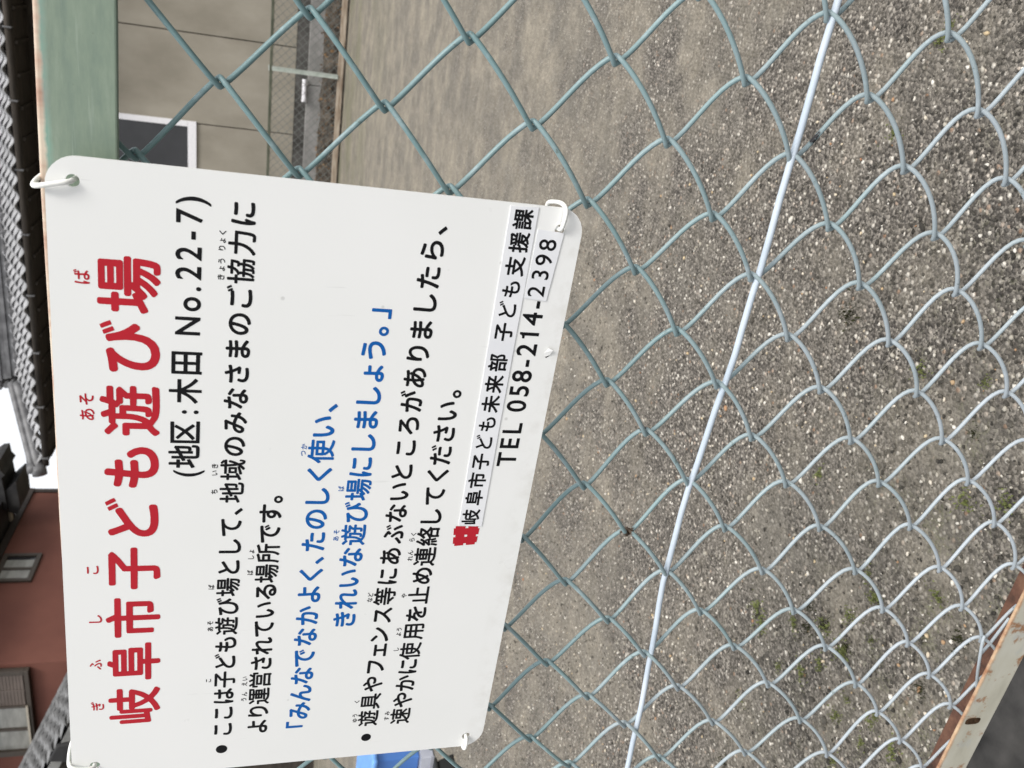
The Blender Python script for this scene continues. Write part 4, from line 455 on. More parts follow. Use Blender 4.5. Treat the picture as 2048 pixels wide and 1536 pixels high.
[[289,-40,230,23,228,48,238,71,255,86,315,104,383,133,451,170,511,213,562,261,605,311,662,405,705,515,724,592,153,593,136,600,120,625,119,685,123,702,136,719,170,729,801,727,818,723,869,690,882,659,857,549,814,413,759,294,707,218,664,168,613,119,553,71,485,28,400,-14,332,-39,306,-44]],
[[170,-30,144,-17,131,6,130,57,140,82,153,93,178,100,426,98,431,108,431,405,427,413,204,416,187,430,178,456,179,507,187,524,204,537,221,541,724,539,783,541,801,538,818,525,829,498,829,456,819,430,801,416,783,413,568,413,564,405,564,108,570,98,843,97,862,82,872,57,871,6,864,-11,843,-28,826,-31]],
[[187,-39,164,-20,131,31,129,57,144,82,170,95,289,123,357,146,426,176,528,232,596,280,664,338,724,400,775,463,836,558,860,579,886,582,911,566,940,515,945,490,941,473,906,413,856,345,806,286,741,221,676,167,604,117,485,50,366,0,289,-24,212,-41],[408,446,391,454,286,549,178,634,158,659,155,685,163,702,204,745,221,753,238,753,255,745,374,655,468,575,491,549,499,524,490,498,446,456,426,446]],
[[153,-39,135,-28,94,14,86,31,86,48,94,65,110,78,170,105,238,144,306,191,438,303,495,362,554,439,611,532,640,592,195,592,178,600,162,625,161,685,170,711,187,725,212,730,289,726,673,726,741,732,766,726,801,701,813,685,817,668,813,642,730,473,643,337,783,200,906,65,914,40,906,6,852,-39,826,-42,801,-31,681,108,590,201,553,232,451,135,323,38,247,-9,187,-39,170,-43]],
[[528,-97,514,-88,502,-71,487,-28,487,-11,494,0,511,10,644,14,645,142,639,149,357,148,352,142,421,82,464,31,464,14,451,-6,417,-34,391,-40,374,-35,306,36,221,104,213,116,217,142,212,148,85,151,76,155,61,175,61,226,76,249,93,255,639,255,645,260,645,294,639,303,68,303,50,306,33,320,28,337,30,388,50,408,434,409,439,413,440,447,434,459,161,459,136,472,128,490,127,524,136,549,144,557,161,562,255,562,266,566,252,583,221,666,212,672,199,668,161,613,121,566,102,554,85,554,31,592,24,608,29,634,104,727,166,846,187,861,204,861,255,847,269,829,271,812,260,778,264,776,477,776,494,770,511,751,559,846,570,857,587,863,639,851,660,838,666,821,653,778,656,776,928,776,958,761,964,744,964,702,956,685,945,676,928,672,783,672,773,668,801,617,801,600,783,579,756,566,766,562,852,561,869,556,881,532,880,481,869,466,843,459,562,459,557,447,557,413,562,409,945,409,962,403,974,388,976,371,975,328,962,311,937,303,766,303,761,294,761,260,766,255,911,255,928,249,945,235,948,226,949,184,945,170,928,154,911,149,766,149,761,142,759,-20,747,-54,724,-77,698,-88,656,-95],[306,563,299,566,340,582,356,600,355,625,339,668,349,672,446,668,429,651,424,634,426,617,439,600,439,566,434,562],[562,562,557,566,553,617,596,672,639,672,664,639,701,575,711,566,698,562]],
[[579,-72,553,-57,524,-11,521,14,529,31,545,44,613,58,678,82,732,116,771,158,794,209,802,260,797,294,787,320,771,345,749,367,698,397,647,294,604,226,558,167,493,99,504,31,494,10,477,-4,434,-19,417,-19,400,-11,383,14,374,16,289,-15,229,-23,195,-20,161,-9,127,15,107,40,92,74,84,125,96,209,121,269,161,330,212,385,272,433,332,469,340,569,332,573,170,578,153,582,125,608,120,634,121,668,136,692,161,703,349,695,355,702,365,787,383,810,400,818,451,818,468,810,482,795,491,770,481,710,485,699,630,712,775,735,801,726,817,710,825,685,825,651,817,634,801,619,783,611,673,592,715,581,732,570,744,549,739,507,775,492,826,461,869,421,898,379,922,320,930,269,921,175,894,108,852,50,783,-5,690,-49,596,-72],[238,107,217,116,212,133,216,175,229,209,260,260,289,294,323,324,330,320,350,150,345,142,298,118,264,108],[468,248,460,253,457,277,453,388,502,404,572,413,544,354],[460,513,462,566,468,578,655,592,639,589,624,566,613,530,536,526]],
[[434,-62,315,-50,288,-37,272,-11,267,23,275,57,298,77,315,80,391,68,468,66,507,82,520,99,524,116,522,142,507,184,482,226,430,294,340,385,329,413,335,439,348,456,383,483,408,486,434,472,536,362,579,311,613,261,636,218,656,158,661,116,653,57,633,14,587,-30,545,-50,502,-60],[50,5,33,19,5,65,5,82,16,108,144,198,247,287,264,294,281,294,298,287,334,243,340,218,331,192,229,100,127,25,85,1],[860,11,835,36,775,175,742,235,690,311,685,328,687,354,701,371,749,396,775,393,802,371,860,286,920,175,960,82,957,57,937,34,886,8],[511,479,479,507,469,541,478,566,505,592,349,674,337,685,326,710,326,727,354,770,383,785,400,785,437,770,562,707,639,660,658,634,670,600,670,583,657,558,561,481,545,474],[783,495,700,642,707,653,758,675,768,676,778,668,818,605,859,524,852,515,801,492,792,490],[894,541,811,685,819,693,869,715,877,717,886,710,945,619,972,566,962,556,911,533,903,532]],
[[332,-63,306,-39,290,14,293,40,306,56,332,65,443,59,545,67,630,90,698,133,730,175,741,226,735,269,723,294,690,328,656,347,613,360,553,364,477,357,417,339,366,313,302,269,186,167,153,167,136,180,94,226,90,243,102,272,357,482,531,634,519,637,255,623,238,626,226,634,217,642,210,659,210,719,218,736,238,751,604,760,690,768,724,758,762,710,765,685,758,669,543,490,545,484,664,472,732,449,790,413,837,362,862,311,869,294,877,226,860,133,818,61,801,43,724,-12,622,-49,494,-68]],
[[144,-55,93,-36,76,-25,63,-3,63,14,147,167,183,252,221,354,252,464,93,448,76,452,48,481,44,498,42,541,46,558,60,575,76,581,281,592,294,651,306,770,313,787,323,799,340,807,408,804,427,795,441,778,445,753,420,608,426,604,502,608,545,604,596,589,630,568,654,541,665,524,682,473,688,413,685,328,661,142,631,48,613,15,579,-23,553,-39,519,-51,460,-58,340,-44,321,-28,313,-11,305,40,314,65,332,80,349,84,451,71,477,74,503,91,528,150,545,226,553,294,558,405,554,439,543,464,528,477,502,484,451,484,391,478,316,235,238,53,187,-39,170,-52],[877,251,859,260,845,277,775,447,741,513,682,608,685,634,704,659,741,677,766,680,772,685,715,778,714,787,724,796,766,813,783,817,790,812,872,676,874,668,869,659,818,634,894,498,970,328,970,311,954,281,903,254],[920,674,911,678,825,821,826,829,835,836,886,857,898,855,911,836,986,710,980,699]],
[[391,-62,332,-60,315,-53,298,-37,280,23,283,40,294,57,306,65,332,71,443,64,553,74,639,99,698,138,731,184,741,235,735,269,724,291,707,309,673,331,639,342,596,347,528,342,468,329,383,292,332,253,298,218,274,184,255,170,229,168,187,178,162,201,156,226,181,396,202,600,210,617,229,633,247,637,306,627,332,600,335,583,310,388,315,386,408,435,477,456,536,466,596,469,673,461,741,439,794,405,841,354,866,303,878,235,862,142,818,63,732,-5,630,-44,494,-64],[673,608,426,655,315,684,300,702,295,727,308,778,332,802,361,804,536,763,707,735,724,727,737,710,742,685,730,634,707,610]],
[[400,-72,349,-38,344,-11,356,6,426,64,459,108,457,116,402,150,349,201,315,252,310,286,349,333,374,337,398,320,450,252,477,231,505,218,518,269,528,345,531,430,526,549,519,556,477,543,400,500,340,445,302,396,270,337,245,269,240,218,250,133,247,120,221,97,170,92,147,108,138,133,122,226,114,320,118,481,140,693,153,725,178,735,229,730,238,727,257,702,231,524,226,473,229,460,272,517,332,575,400,620,460,648,511,664,514,668,495,770,496,787,511,805,528,811,587,810,599,804,610,787,627,676,698,666,783,635,833,600,884,541,914,473,926,388,917,311,890,235,843,171,782,125,707,96,613,83,579,83,548,31,477,-47,434,-77,417,-78],[622,199,636,294,642,379,638,566,681,560,724,544,766,511,788,481,805,439,812,388,804,328,786,286,750,243,707,216,664,202]],
[[451,-62,416,-54,366,-28,332,5,317,31,309,57,304,99,311,142,340,191,366,215,417,243,477,258,600,260,590,473,595,490,604,499,622,504,673,504,690,499,698,491,705,464,713,226,818,173,898,116,912,91,908,65,879,23,860,13,843,13,724,99,716,91,710,48,691,6,671,-20,639,-43,570,-66,519,-70],[460,47,434,60,418,82,415,99,426,127,443,142,477,156,519,161,553,159,602,150,602,99,586,65,545,43,511,40],[153,131,93,164,86,175,88,201,158,303,198,371,276,532,110,538,94,549,83,566,81,617,102,642,119,647,221,643,315,647,333,719,344,795,357,813,383,819,434,814,454,804,465,787,465,770,439,668,443,664,545,688,562,688,578,676,587,659,588,608,579,591,562,579,408,548,400,541,344,405,264,250,193,142,178,132],[886,447,860,455,770,515,656,578,646,600,651,617,673,652,698,670,715,670,877,583,937,542,943,524,937,498,908,456]],
[[400,-54,323,-38,255,-9,204,33,167,99,156,167,162,218,179,269,204,314,238,356,323,430,194,702,190,719,196,744,204,753,264,778,281,778,298,766,386,566,417,505,426,496,639,612,707,654,732,650,746,634,773,583,773,566,766,555,741,537,511,417,372,328,315,272,292,235,282,209,277,175,283,142,299,116,330,91,371,74,426,62,494,58,604,62,809,87,818,83,831,65,832,-11,821,-28,809,-35,724,-48,553,-59],[801,602,711,753,715,761,775,787,783,785,801,761,870,642,871,634,862,625],[911,645,822,795,829,804,877,824,894,824,954,734,983,676,975,668,920,643]],
[[85,-81,64,-71,33,-31,27,-20,27,-3,42,18,85,56,174,116,174,388,170,393,68,393,42,399,32,413,28,430,28,473,34,490,59,503,255,503,280,490,286,464,286,116,288,108,306,96,312,99,294,125,294,142,299,150,383,201,429,235,475,277,511,320,374,320,344,337,338,362,340,584,354,600,374,608,562,608,567,617,567,642,562,651,323,652,311,659,299,676,299,727,309,744,332,756,562,756,567,761,569,838,579,852,604,859,656,858,672,846,680,821,681,759,928,756,945,750,959,736,965,719,963,676,954,663,937,652,681,651,681,608,886,608,903,602,913,592,919,575,919,354,913,337,903,326,886,320,749,320,758,318,759,311,920,181,938,158,941,142,936,125,903,91,886,83,869,83,766,173,681,238,680,65,673,45,656,31,724,29,945,40,969,23,974,6,954,-57,937,-69,843,-75,604,-81,485,-76,408,-63,357,-47,315,-27,247,17,229,22,204,12,178,-7,110,-77],[494,31,417,43,377,57,371,65,450,116,519,175,562,220,565,218,568,57,594,31,579,27],[451,420,451,508,562,508,567,498,565,422],[681,420,681,508,801,508,807,498,807,430,801,420],[229,574,202,583,61,744,58,770,68,784,110,811,127,814,144,808,259,693,298,642,298,625,289,612,247,580]],
[[68,-89,27,-54,20,-28,25,-11,61,40,93,108,116,192,132,337,133,753,139,770,161,789,869,790,886,786,904,770,907,65,906,6,900,-28,887,-54,869,-70,843,-82,801,-90,656,-93,638,-79,618,-20,621,-3,630,8,647,16,783,17,793,23,793,201,783,207,570,207,563,201,562,-62,551,-79,536,-90,468,-88,455,-79,448,-62,447,201,443,206,238,207,232,201,196,57,165,-11,140,-54,110,-90,93,-95],[247,318,247,439,255,446,443,445,447,439,447,328,443,318],[570,318,563,328,563,439,570,446,792,443,792,319],[255,557,247,566,249,676,443,678,447,668,444,558],[570,557,563,566,563,668,565,676,792,677,792,557]],
[[536,-71,468,-68,408,-59,340,-34,298,-3,274,31,263,57,256,99,265,167,298,230,340,277,383,311,481,371,477,381,460,391,426,397,374,389,340,377,272,331,195,243,170,228,153,228,136,235,91,269,83,286,86,320,187,434,252,524,282,575,144,580,119,585,102,599,93,616,93,669,110,696,136,705,332,699,357,797,374,815,400,822,451,815,473,795,481,770,468,710,477,704,724,728,741,720,759,693,760,642,741,613,724,605,681,598,426,579,417,572,382,507,451,512,519,500,556,481,579,460,596,436,604,434,835,533,860,528,876,515,899,464,896,439,874,413,684,337,616,303,618,150,613,132,596,113,579,106,536,105,519,109,502,122,492,142,493,226,491,235,485,238,434,200,404,167,391,142,391,99,402,82,426,68,451,61,570,56,673,61,792,75,818,67,835,48,840,23,837,-20,826,-40,809,-52,681,-66]],
[[50,-49,35,-37,29,-20,30,40,42,56,68,64,161,64,168,74,168,600,176,625,195,638,264,637,284,617,287,65,478,65,480,829,490,846,502,854,519,857,572,855,596,829,597,532,604,525,886,525,913,515,925,490,922,430,903,412,604,410,597,405,600,65,945,62,956,57,968,40,969,-11,962,-37,937,-50]],
[[545,-63,519,-46,493,-3,490,23,498,40,519,55,596,70,664,96,720,133,766,184,792,243,801,311,795,362,778,413,749,458,707,496,664,519,635,524,575,362,506,226,505,218,547,167,550,142,542,125,502,90,485,82,451,85,426,109,417,109,372,65,315,27,272,10,229,5,178,12,129,40,104,65,85,96,66,150,60,209,67,277,83,337,127,429,209,532,161,676,164,710,178,728,238,747,255,747,272,739,287,719,306,642,323,602,426,641,539,659,562,778,570,791,587,802,604,806,647,802,664,794,681,778,689,753,668,651,673,644,724,629,792,591,852,536,897,464,921,396,931,320,920,209,877,112,826,50,758,-1,656,-46,570,-66],[212,141,195,162,186,192,186,243,195,286,212,330,255,398,262,388,346,218,307,175,272,148,238,136],[426,340,403,379,360,481,400,504,456,524,504,532,463,422]],
[[68,-88,54,-79,17,-28,13,-3,25,18,76,72,156,133,156,405,144,411,59,411,37,422,26,439,25,481,32,507,42,515,59,521,229,521,247,519,262,507,268,490,268,235,272,224,282,235,306,243,553,243,554,252,554,269,545,274,357,275,336,294,330,311,330,600,338,625,366,639,545,639,554,642,553,663,545,667,323,667,298,674,294,668,297,651,289,632,238,596,212,598,198,608,76,770,70,787,75,804,91,821,127,843,153,839,203,787,281,689,284,744,306,767,553,772,555,829,562,847,579,859,639,859,656,851,664,838,667,778,673,770,911,770,937,763,950,744,950,693,939,676,928,670,673,667,667,659,668,642,673,639,877,637,893,625,899,608,899,311,891,286,877,276,860,274,673,274,667,269,667,252,673,243,937,242,954,233,965,218,965,167,945,145,928,139,673,139,667,133,665,48,650,31,664,25,962,41,977,31,987,6,971,-57,954,-73,937,-77,639,-87,460,-83,383,-69,332,-52,281,-25,204,31,195,31,166,6,102,-79,85,-88],[451,30,391,41,321,74,268,116,268,150,272,158,298,140,545,139,553,135,555,57,561,40,570,31,553,24],[443,370,443,408,545,410,553,406,553,370],[673,370,667,379,667,405,673,410,783,409,787,405,783,370],[443,504,443,543,553,541,553,506],[673,504,667,515,667,532,673,543,783,543,787,532,783,504]],
[[477,-89,462,-62,460,231,434,237,417,260,400,235,372,218,402,133,424,48,419,31,408,18,357,1,340,7,329,23,283,184,281,201,287,218,317,235,306,265,170,245,76,225,59,231,46,243,27,294,31,320,85,369,154,456,153,461,144,462,68,449,50,455,37,473,22,515,22,532,30,549,63,583,110,651,163,744,204,832,221,852,247,856,289,838,306,822,312,804,264,704,183,575,187,570,233,575,298,687,315,701,340,698,380,676,399,651,395,625,297,473,323,477,340,471,349,462,400,324,519,387,615,456,617,464,545,561,536,558,468,492,451,486,421,498,385,532,379,549,388,575,460,642,502,693,537,744,590,846,604,857,630,859,673,847,685,838,696,812,675,761,681,754,869,755,913,736,927,719,930,693,889,608,827,515,781,456,869,394,971,344,982,328,982,311,975,294,924,235,924,-62,920,-77,903,-91,843,-93,826,-87,809,-61,579,-61,562,-84,545,-94,494,-94],[85,-72,33,-54,19,-28,44,74,64,192,68,201,85,214,136,208,153,201,166,175,145,48,122,-45,110,-63],[229,-46,209,-37,200,-20,177,175,183,192,195,206,238,216,264,207,278,192,300,-3,292,-28,282,-37],[579,46,573,57,573,192,579,199,801,199,811,192,809,46],[613,307,606,311,698,381,741,345,788,311,783,308],[212,353,214,362,255,415,264,413,279,362],[698,535,616,642,622,648,698,649,766,649,780,642,746,592]],
[[136,-64,85,-43,71,-20,71,-3,128,125,181,269,230,430,247,503,102,507,76,512,50,541,48,600,59,621,85,636,187,632,272,635,279,642,293,761,306,788,323,801,340,804,400,797,417,787,430,770,433,744,416,651,545,673,570,670,587,656,597,634,597,583,587,564,567,549,385,515,312,243,225,-3,206,-45,195,-57,170,-69],[596,-54,536,-41,485,-17,448,14,420,65,412,125,415,167,426,226,451,252,477,256,511,252,539,235,547,218,548,201,541,150,541,125,547,108,564,91,587,80,622,72,681,68,869,82,895,65,902,48,897,-20,886,-35,866,-45,715,-59],[519,370,492,388,481,422,485,464,496,481,511,492,690,503,783,500,852,494,869,486,885,464,888,413,884,396,860,372,843,369,690,378],[775,571,690,719,698,730,749,753,759,753,796,702,848,608,848,600,838,592,783,568],[886,615,801,761,809,771,860,794,869,794,877,787,937,693,962,642,954,634,903,611,894,609]],
[[340,-64,287,-11,282,6,289,25,306,36,400,69,440,91,485,125,500,142,417,150,374,167,332,201,312,226,291,277,284,328,291,379,313,430,349,472,383,496,426,514,477,522,519,518,526,524,526,566,519,574,110,559,92,566,80,583,77,634,87,659,102,669,119,672,519,682,524,693,520,778,525,795,545,810,613,810,631,804,643,787,640,693,647,683,920,681,937,669,947,651,945,598,936,583,911,571,645,575,640,566,642,439,666,371,674,303,667,226,643,150,609,91,545,21,460,-33,374,-67,357,-69],[468,251,438,260,417,276,402,303,397,328,400,354,418,388,443,408,477,417,511,411,536,391,548,371,549,328,541,294,533,277,519,263,502,254]],
[[528,-71,478,-28,473,-11,483,14,588,82,639,130,678,184,714,260,715,269,596,320,468,348,388,175,345,99,323,71,281,37,255,26,221,20,161,24,127,38,102,57,74,91,61,125,53,175,66,252,100,320,161,381,229,421,306,447,391,459,475,642,468,647,238,636,221,642,207,668,207,727,212,738,229,750,460,755,570,768,587,763,630,728,634,702,628,685,583,608,514,456,519,451,639,423,741,385,748,430,750,507,755,524,766,535,783,540,839,532,860,516,866,498,849,337,852,329,954,260,961,243,961,226,939,175,928,161,911,151,894,151,818,206,768,108,731,57,688,14,622,-38,570,-67,545,-76],[187,141,170,158,164,184,170,219,187,256,221,294,255,317,315,341,332,343,338,337,264,184,245,158,226,142,204,136]],
[[323,-63,238,-49,187,-27,153,0,139,14,116,57,109,125,114,158,136,202,177,243,221,267,298,289,374,295,443,294,431,761,436,787,451,799,468,804,528,803,552,787,558,770,553,608,562,604,681,609,809,619,838,608,849,592,851,541,846,524,826,508,553,490,562,269,664,229,732,194,855,108,867,91,867,74,834,14,809,0,783,4,724,55,681,85,570,143,561,57,545,18,513,-20,477,-43,434,-58,366,-65],[357,48,281,58,238,82,228,99,229,133,255,162,281,174,323,184,366,187,443,181,447,175,446,108,434,78,408,57]],
[[468,-66,451,-54,441,-37,363,218,314,345,281,415,110,335,85,342,74,354,51,405,49,430,59,445,232,515,232,524,202,583,149,668,153,700,161,710,221,735,238,735,251,727,340,564,523,634,520,642,407,744,404,753,408,787,451,818,468,820,485,815,616,702,621,685,617,659,698,664,758,658,818,638,863,608,906,558,924,515,932,456,924,396,904,345,862,294,825,269,749,243,681,237,630,241,545,260,519,279,515,294,516,337,522,354,536,368,553,373,622,355,673,349,724,354,758,366,783,384,800,405,814,464,801,507,783,527,758,542,690,556,596,543,477,503,388,464,475,252,564,-11,564,-28,552,-45,485,-66]],
[[272,-56,249,-37,244,-20,247,248,127,82,102,74,85,79,50,122,40,142,44,167,255,456,262,524,255,529,102,508,85,513,74,524,67,541,62,592,67,608,76,618,93,624,268,642,274,719,273,787,289,807,306,812,374,809,391,798,397,787,384,659,385,651,407,625,412,608,404,583,372,532,374,529,485,608,587,655,656,667,698,663,749,643,780,617,797,592,811,549,814,515,780,192,777,142,782,116,801,99,835,101,877,118,934,158,962,158,976,150,985,133,992,82,987,65,962,40,920,10,869,-13,826,-23,792,-26,749,-20,715,-4,688,23,665,74,660,125,669,235,695,439,697,507,690,530,673,547,630,554,596,547,562,533,502,498,408,421,361,371,358,142,364,-28,354,-45,340,-54]],
[[340,-54,315,-48,300,-28,285,31,289,46,298,56,323,64,443,57,553,67,647,95,704,133,738,184,748,235,739,277,724,302,705,320,673,338,639,349,596,354,528,349,434,325,374,295,329,260,289,218,267,184,255,177,229,175,178,189,167,201,161,218,190,405,208,592,221,617,247,630,306,622,315,618,328,600,299,379,306,372,374,412,417,430,477,448,596,462,681,452,741,431,794,396,835,351,862,294,871,235,855,142,810,65,741,8,622,-38,494,-57],[664,617,426,663,315,691,304,702,299,719,315,776,340,798,366,795,536,756,707,728,724,719,737,693,722,634,698,615]],
[[400,-106,380,-96,338,-28,336,-11,340,-1,349,6,443,36,494,59,591,116,521,226,460,365,452,371,425,371,425,65,416,48,400,42,332,44,318,57,315,92,306,96,68,64,50,72,44,82,45,651,50,660,68,668,136,667,152,651,154,201,161,192,170,193,176,201,177,838,195,855,264,856,281,851,290,838,291,218,298,209,315,217,317,651,332,666,400,668,406,702,426,713,622,716,624,846,630,858,647,866,724,866,743,855,748,838,749,716,954,712,969,702,973,693,974,617,962,598,945,593,749,593,748,498,749,491,758,490,886,493,938,473,952,456,951,439,930,371,903,303,835,186,777,116,792,101,852,62,894,41,980,9,992,-11,987,-28,933,-96,911,-103,860,-84,775,-41,681,27,553,-48,460,-88],[681,206,627,286,587,371,792,371,795,362,749,278,690,202],[426,489,426,592,622,593,622,491]],
[[460,-106,443,-99,435,-88,434,57,426,62,50,62,33,71,28,82,27,158,35,175,50,183,434,184,434,209,426,213,178,213,162,218,154,226,153,753,161,764,178,769,383,769,423,855,434,866,451,869,536,859,553,851,561,829,530,770,801,769,823,753,825,532,818,516,809,510,279,507,279,490,289,485,843,482,853,473,857,456,857,235,852,224,835,213,570,213,565,209,564,192,570,183,945,183,962,178,972,167,973,82,970,74,954,63,570,62,564,57,564,-79,558,-96,546,-105],[281,326,281,372,727,371,728,328,724,325],[281,622,279,651,289,658,690,658,698,651,698,625,690,619]],
[[443,-99,432,-79,432,379,426,385,255,385,249,379,247,26,229,11,144,10,127,21,122,31,122,481,126,498,144,510,426,510,432,515,430,592,50,594,33,601,25,617,25,693,33,712,50,719,434,719,436,727,390,812,387,829,400,847,485,874,507,863,573,744,587,719,962,716,971,709,977,693,977,617,967,600,954,594,561,592,561,515,570,510,860,510,874,507,884,498,888,481,886,101,868,57,850,40,826,28,783,19,724,15,639,14,623,23,591,108,592,125,599,133,613,140,749,138,759,142,759,379,749,385,570,385,562,381,559,-88,545,-102,536,-104,460,-104]],
[[289,-106,272,-95,237,-11,236,6,247,19,264,24,434,22,439,31,439,286,434,294,42,296,32,303,25,320,27,405,33,414,50,421,434,421,439,430,439,541,446,558,539,608,632,668,622,672,144,673,125,693,126,778,136,793,153,798,792,798,818,803,835,796,894,748,899,736,894,719,838,668,732,586,576,490,569,481,570,422,954,421,972,413,979,396,979,320,971,301,962,296,570,293,568,-3,564,-28,552,-54,519,-83,477,-96,417,-103]],
[[391,-54,323,-41,255,-12,201,31,166,91,154,167,160,218,176,269,204,318,238,359,320,430,185,719,181,736,185,744,272,784,281,786,297,778,366,614,426,498,639,614,715,663,724,664,740,651,780,575,775,555,511,415,375,328,337,294,298,242,284,209,279,175,285,142,298,121,323,98,366,77,426,64,494,60,604,64,715,76,818,94,826,91,836,74,835,-20,831,-28,818,-37,775,-44,622,-58,494,-62],[801,602,711,753,715,761,775,787,783,785,801,761,870,642,871,634,862,625],[911,645,822,795,829,804,877,824,894,824,954,734,983,676,975,668,920,643]],
[[485,-63,408,-44,357,-15,308,40,282,108,274,175,279,269,272,274,187,285,93,306,75,320,77,405,85,421,93,425,204,399,290,388,309,524,187,544,102,566,98,575,102,659,107,668,119,674,229,650,315,639,322,642,332,736,332,795,340,808,357,813,443,807,454,804,464,787,443,635,528,637,622,647,638,634,635,541,622,531,587,527,434,521,425,515,410,388,417,382,613,395,628,388,632,379,631,303,627,286,613,277,400,266,393,201,397,150,409,116,426,93,460,69,494,57,545,53,604,58,666,74,707,94,741,125,760,158,768,201,758,261,724,328,661,396,659,405,660,413,673,426,766,445,783,438,818,397,864,320,880,277,888,235,890,184,877,113,843,50,792,1,724,-35,639,-59,545,-67]],
[[451,-105,439,-96,433,-79,433,201,426,213,367,150,298,87,177,-3,102,-47,85,-50,74,-45,14,23,8,40,16,58,93,98,228,192,293,252,349,311,359,328,50,332,36,354,36,430,44,447,59,455,429,456,433,464,431,575,127,577,115,583,107,600,109,685,119,698,136,702,426,702,433,710,433,838,438,855,460,865,536,865,559,855,563,846,564,710,570,702,877,702,898,685,900,600,886,579,567,575,564,464,570,455,937,455,960,447,968,430,968,354,954,332,637,328,707,250,772,192,839,142,903,102,980,62,992,40,985,23,928,-44,903,-50,834,-11,758,41,633,150,570,217,564,209,563,-88,545,-105]],
[[460,-105,443,-98,434,-79,434,192,426,198,366,135,238,26,170,-20,102,-58,85,-62,69,-54,16,7,8,23,16,45,93,85,215,167,285,226,350,294,340,298,50,299,34,311,31,396,38,413,50,421,238,422,242,430,204,515,160,592,160,608,166,617,153,622,102,622,82,634,78,651,79,727,93,743,102,745,426,745,434,753,435,846,451,864,536,866,560,855,564,846,565,753,570,745,903,745,920,739,928,727,929,651,925,634,911,623,860,621,856,592,766,425,954,420,964,413,971,396,968,311,945,298,656,298,650,294,715,226,783,167,909,82,980,46,988,40,994,23,987,6,928,-61,903,-62,835,-25,758,28,636,133,570,203,565,192,563,-88,545,-104],[374,423,371,447,348,507,288,617,298,622,426,622,434,617,434,430,426,422],[570,422,565,430,565,617,570,622,715,622,723,617,629,430,622,422]],
[[102,-98,88,-88,83,-71,83,294,93,311,110,317,528,317,545,311,555,294,555,-62,545,-87,528,-92,451,-92,432,-79,426,-52,212,-52,201,-88,187,-98],[613,-100,604,-91,601,-79,601,354,596,368,587,360,570,357,50,357,33,364,25,379,25,456,35,473,50,478,171,481,144,558,114,625,76,628,57,642,54,719,58,736,76,748,247,749,250,753,222,821,224,838,238,850,306,869,331,863,383,753,391,748,553,748,565,744,577,727,575,642,562,630,534,625,475,481,579,478,596,467,601,481,601,787,613,809,630,813,903,815,962,779,974,761,935,651,856,464,916,379,938,337,952,294,962,209,949,125,925,82,903,62,877,50,801,37,741,38,724,45,720,40,720,-79,715,-92,698,-104],[212,68,206,74,206,184,212,197,426,196,428,192,426,70],[766,158,732,160,720,167,720,685,732,692,809,692,816,685,765,549,725,447,732,430,771,388,795,354,819,311,838,252,839,201,834,175,826,165,801,158],[298,481,280,541,245,625,398,625,344,481]],
[[76,-106,57,-96,13,-20,11,-3,23,14,238,63,382,116,326,167,281,218,247,262,187,358,119,359,102,370,97,388,97,456,102,473,110,481,127,484,426,484,433,490,433,575,426,587,68,589,59,594,51,608,51,685,59,706,76,713,426,713,433,719,434,846,443,860,460,866,536,866,558,855,563,838,563,719,570,713,928,712,942,702,947,685,947,608,937,593,920,587,570,587,563,575,563,490,570,484,792,486,860,445,864,422,831,354,790,286,705,184,627,116,698,85,766,63,894,34,971,22,989,6,990,-11,937,-90,928,-97,911,-99,835,-86,681,-46,613,-21,502,33,383,-21,306,-49,235,-71],[494,190,400,271,334,354,340,359,673,359,680,354,613,270,579,238,511,187,502,184]],
[[76,-106,59,-99,52,-88,31,-3,35,6,50,15,136,15,141,23,140,209,136,213,50,186,33,190,21,209,7,286,13,303,25,311,138,345,141,532,136,542,42,542,25,548,16,566,16,642,33,663,136,664,140,668,141,838,144,851,153,861,238,865,258,855,263,838,263,668,272,664,357,661,371,642,374,596,408,596,413,600,374,698,357,707,350,719,332,778,334,795,349,809,630,827,860,859,877,854,925,795,932,778,928,764,920,755,891,744,911,735,917,727,919,710,854,600,860,596,920,596,937,591,944,583,948,575,948,541,946,498,940,490,928,483,604,482,599,464,604,455,962,453,976,439,978,422,978,362,971,347,945,339,587,339,579,328,587,323,843,326,903,298,909,277,872,184,826,108,790,65,860,36,980,5,990,-3,995,-11,994,-28,937,-105,920,-109,826,-83,749,-52,690,-21,596,-68,477,-107,451,-101,408,-43,400,-43,323,-104,298,-98,255,-52,229,-81,195,-97,153,-104],[264,10,263,252,366,289,377,303,375,337,451,339,448,303,428,235,396,158,360,99,315,47],[460,10,451,14,491,74,519,129,586,57,528,31],[681,131,633,175,606,209,613,213,741,213,752,209,730,175,690,130],[264,387,264,541,344,541,349,498,366,483,474,481,470,456,340,453,326,439,323,404],[536,599,496,702,553,707,558,702,580,600,570,596],[707,596,698,603,674,710,681,718,783,730,788,727,785,719,759,668,724,608,715,597]],
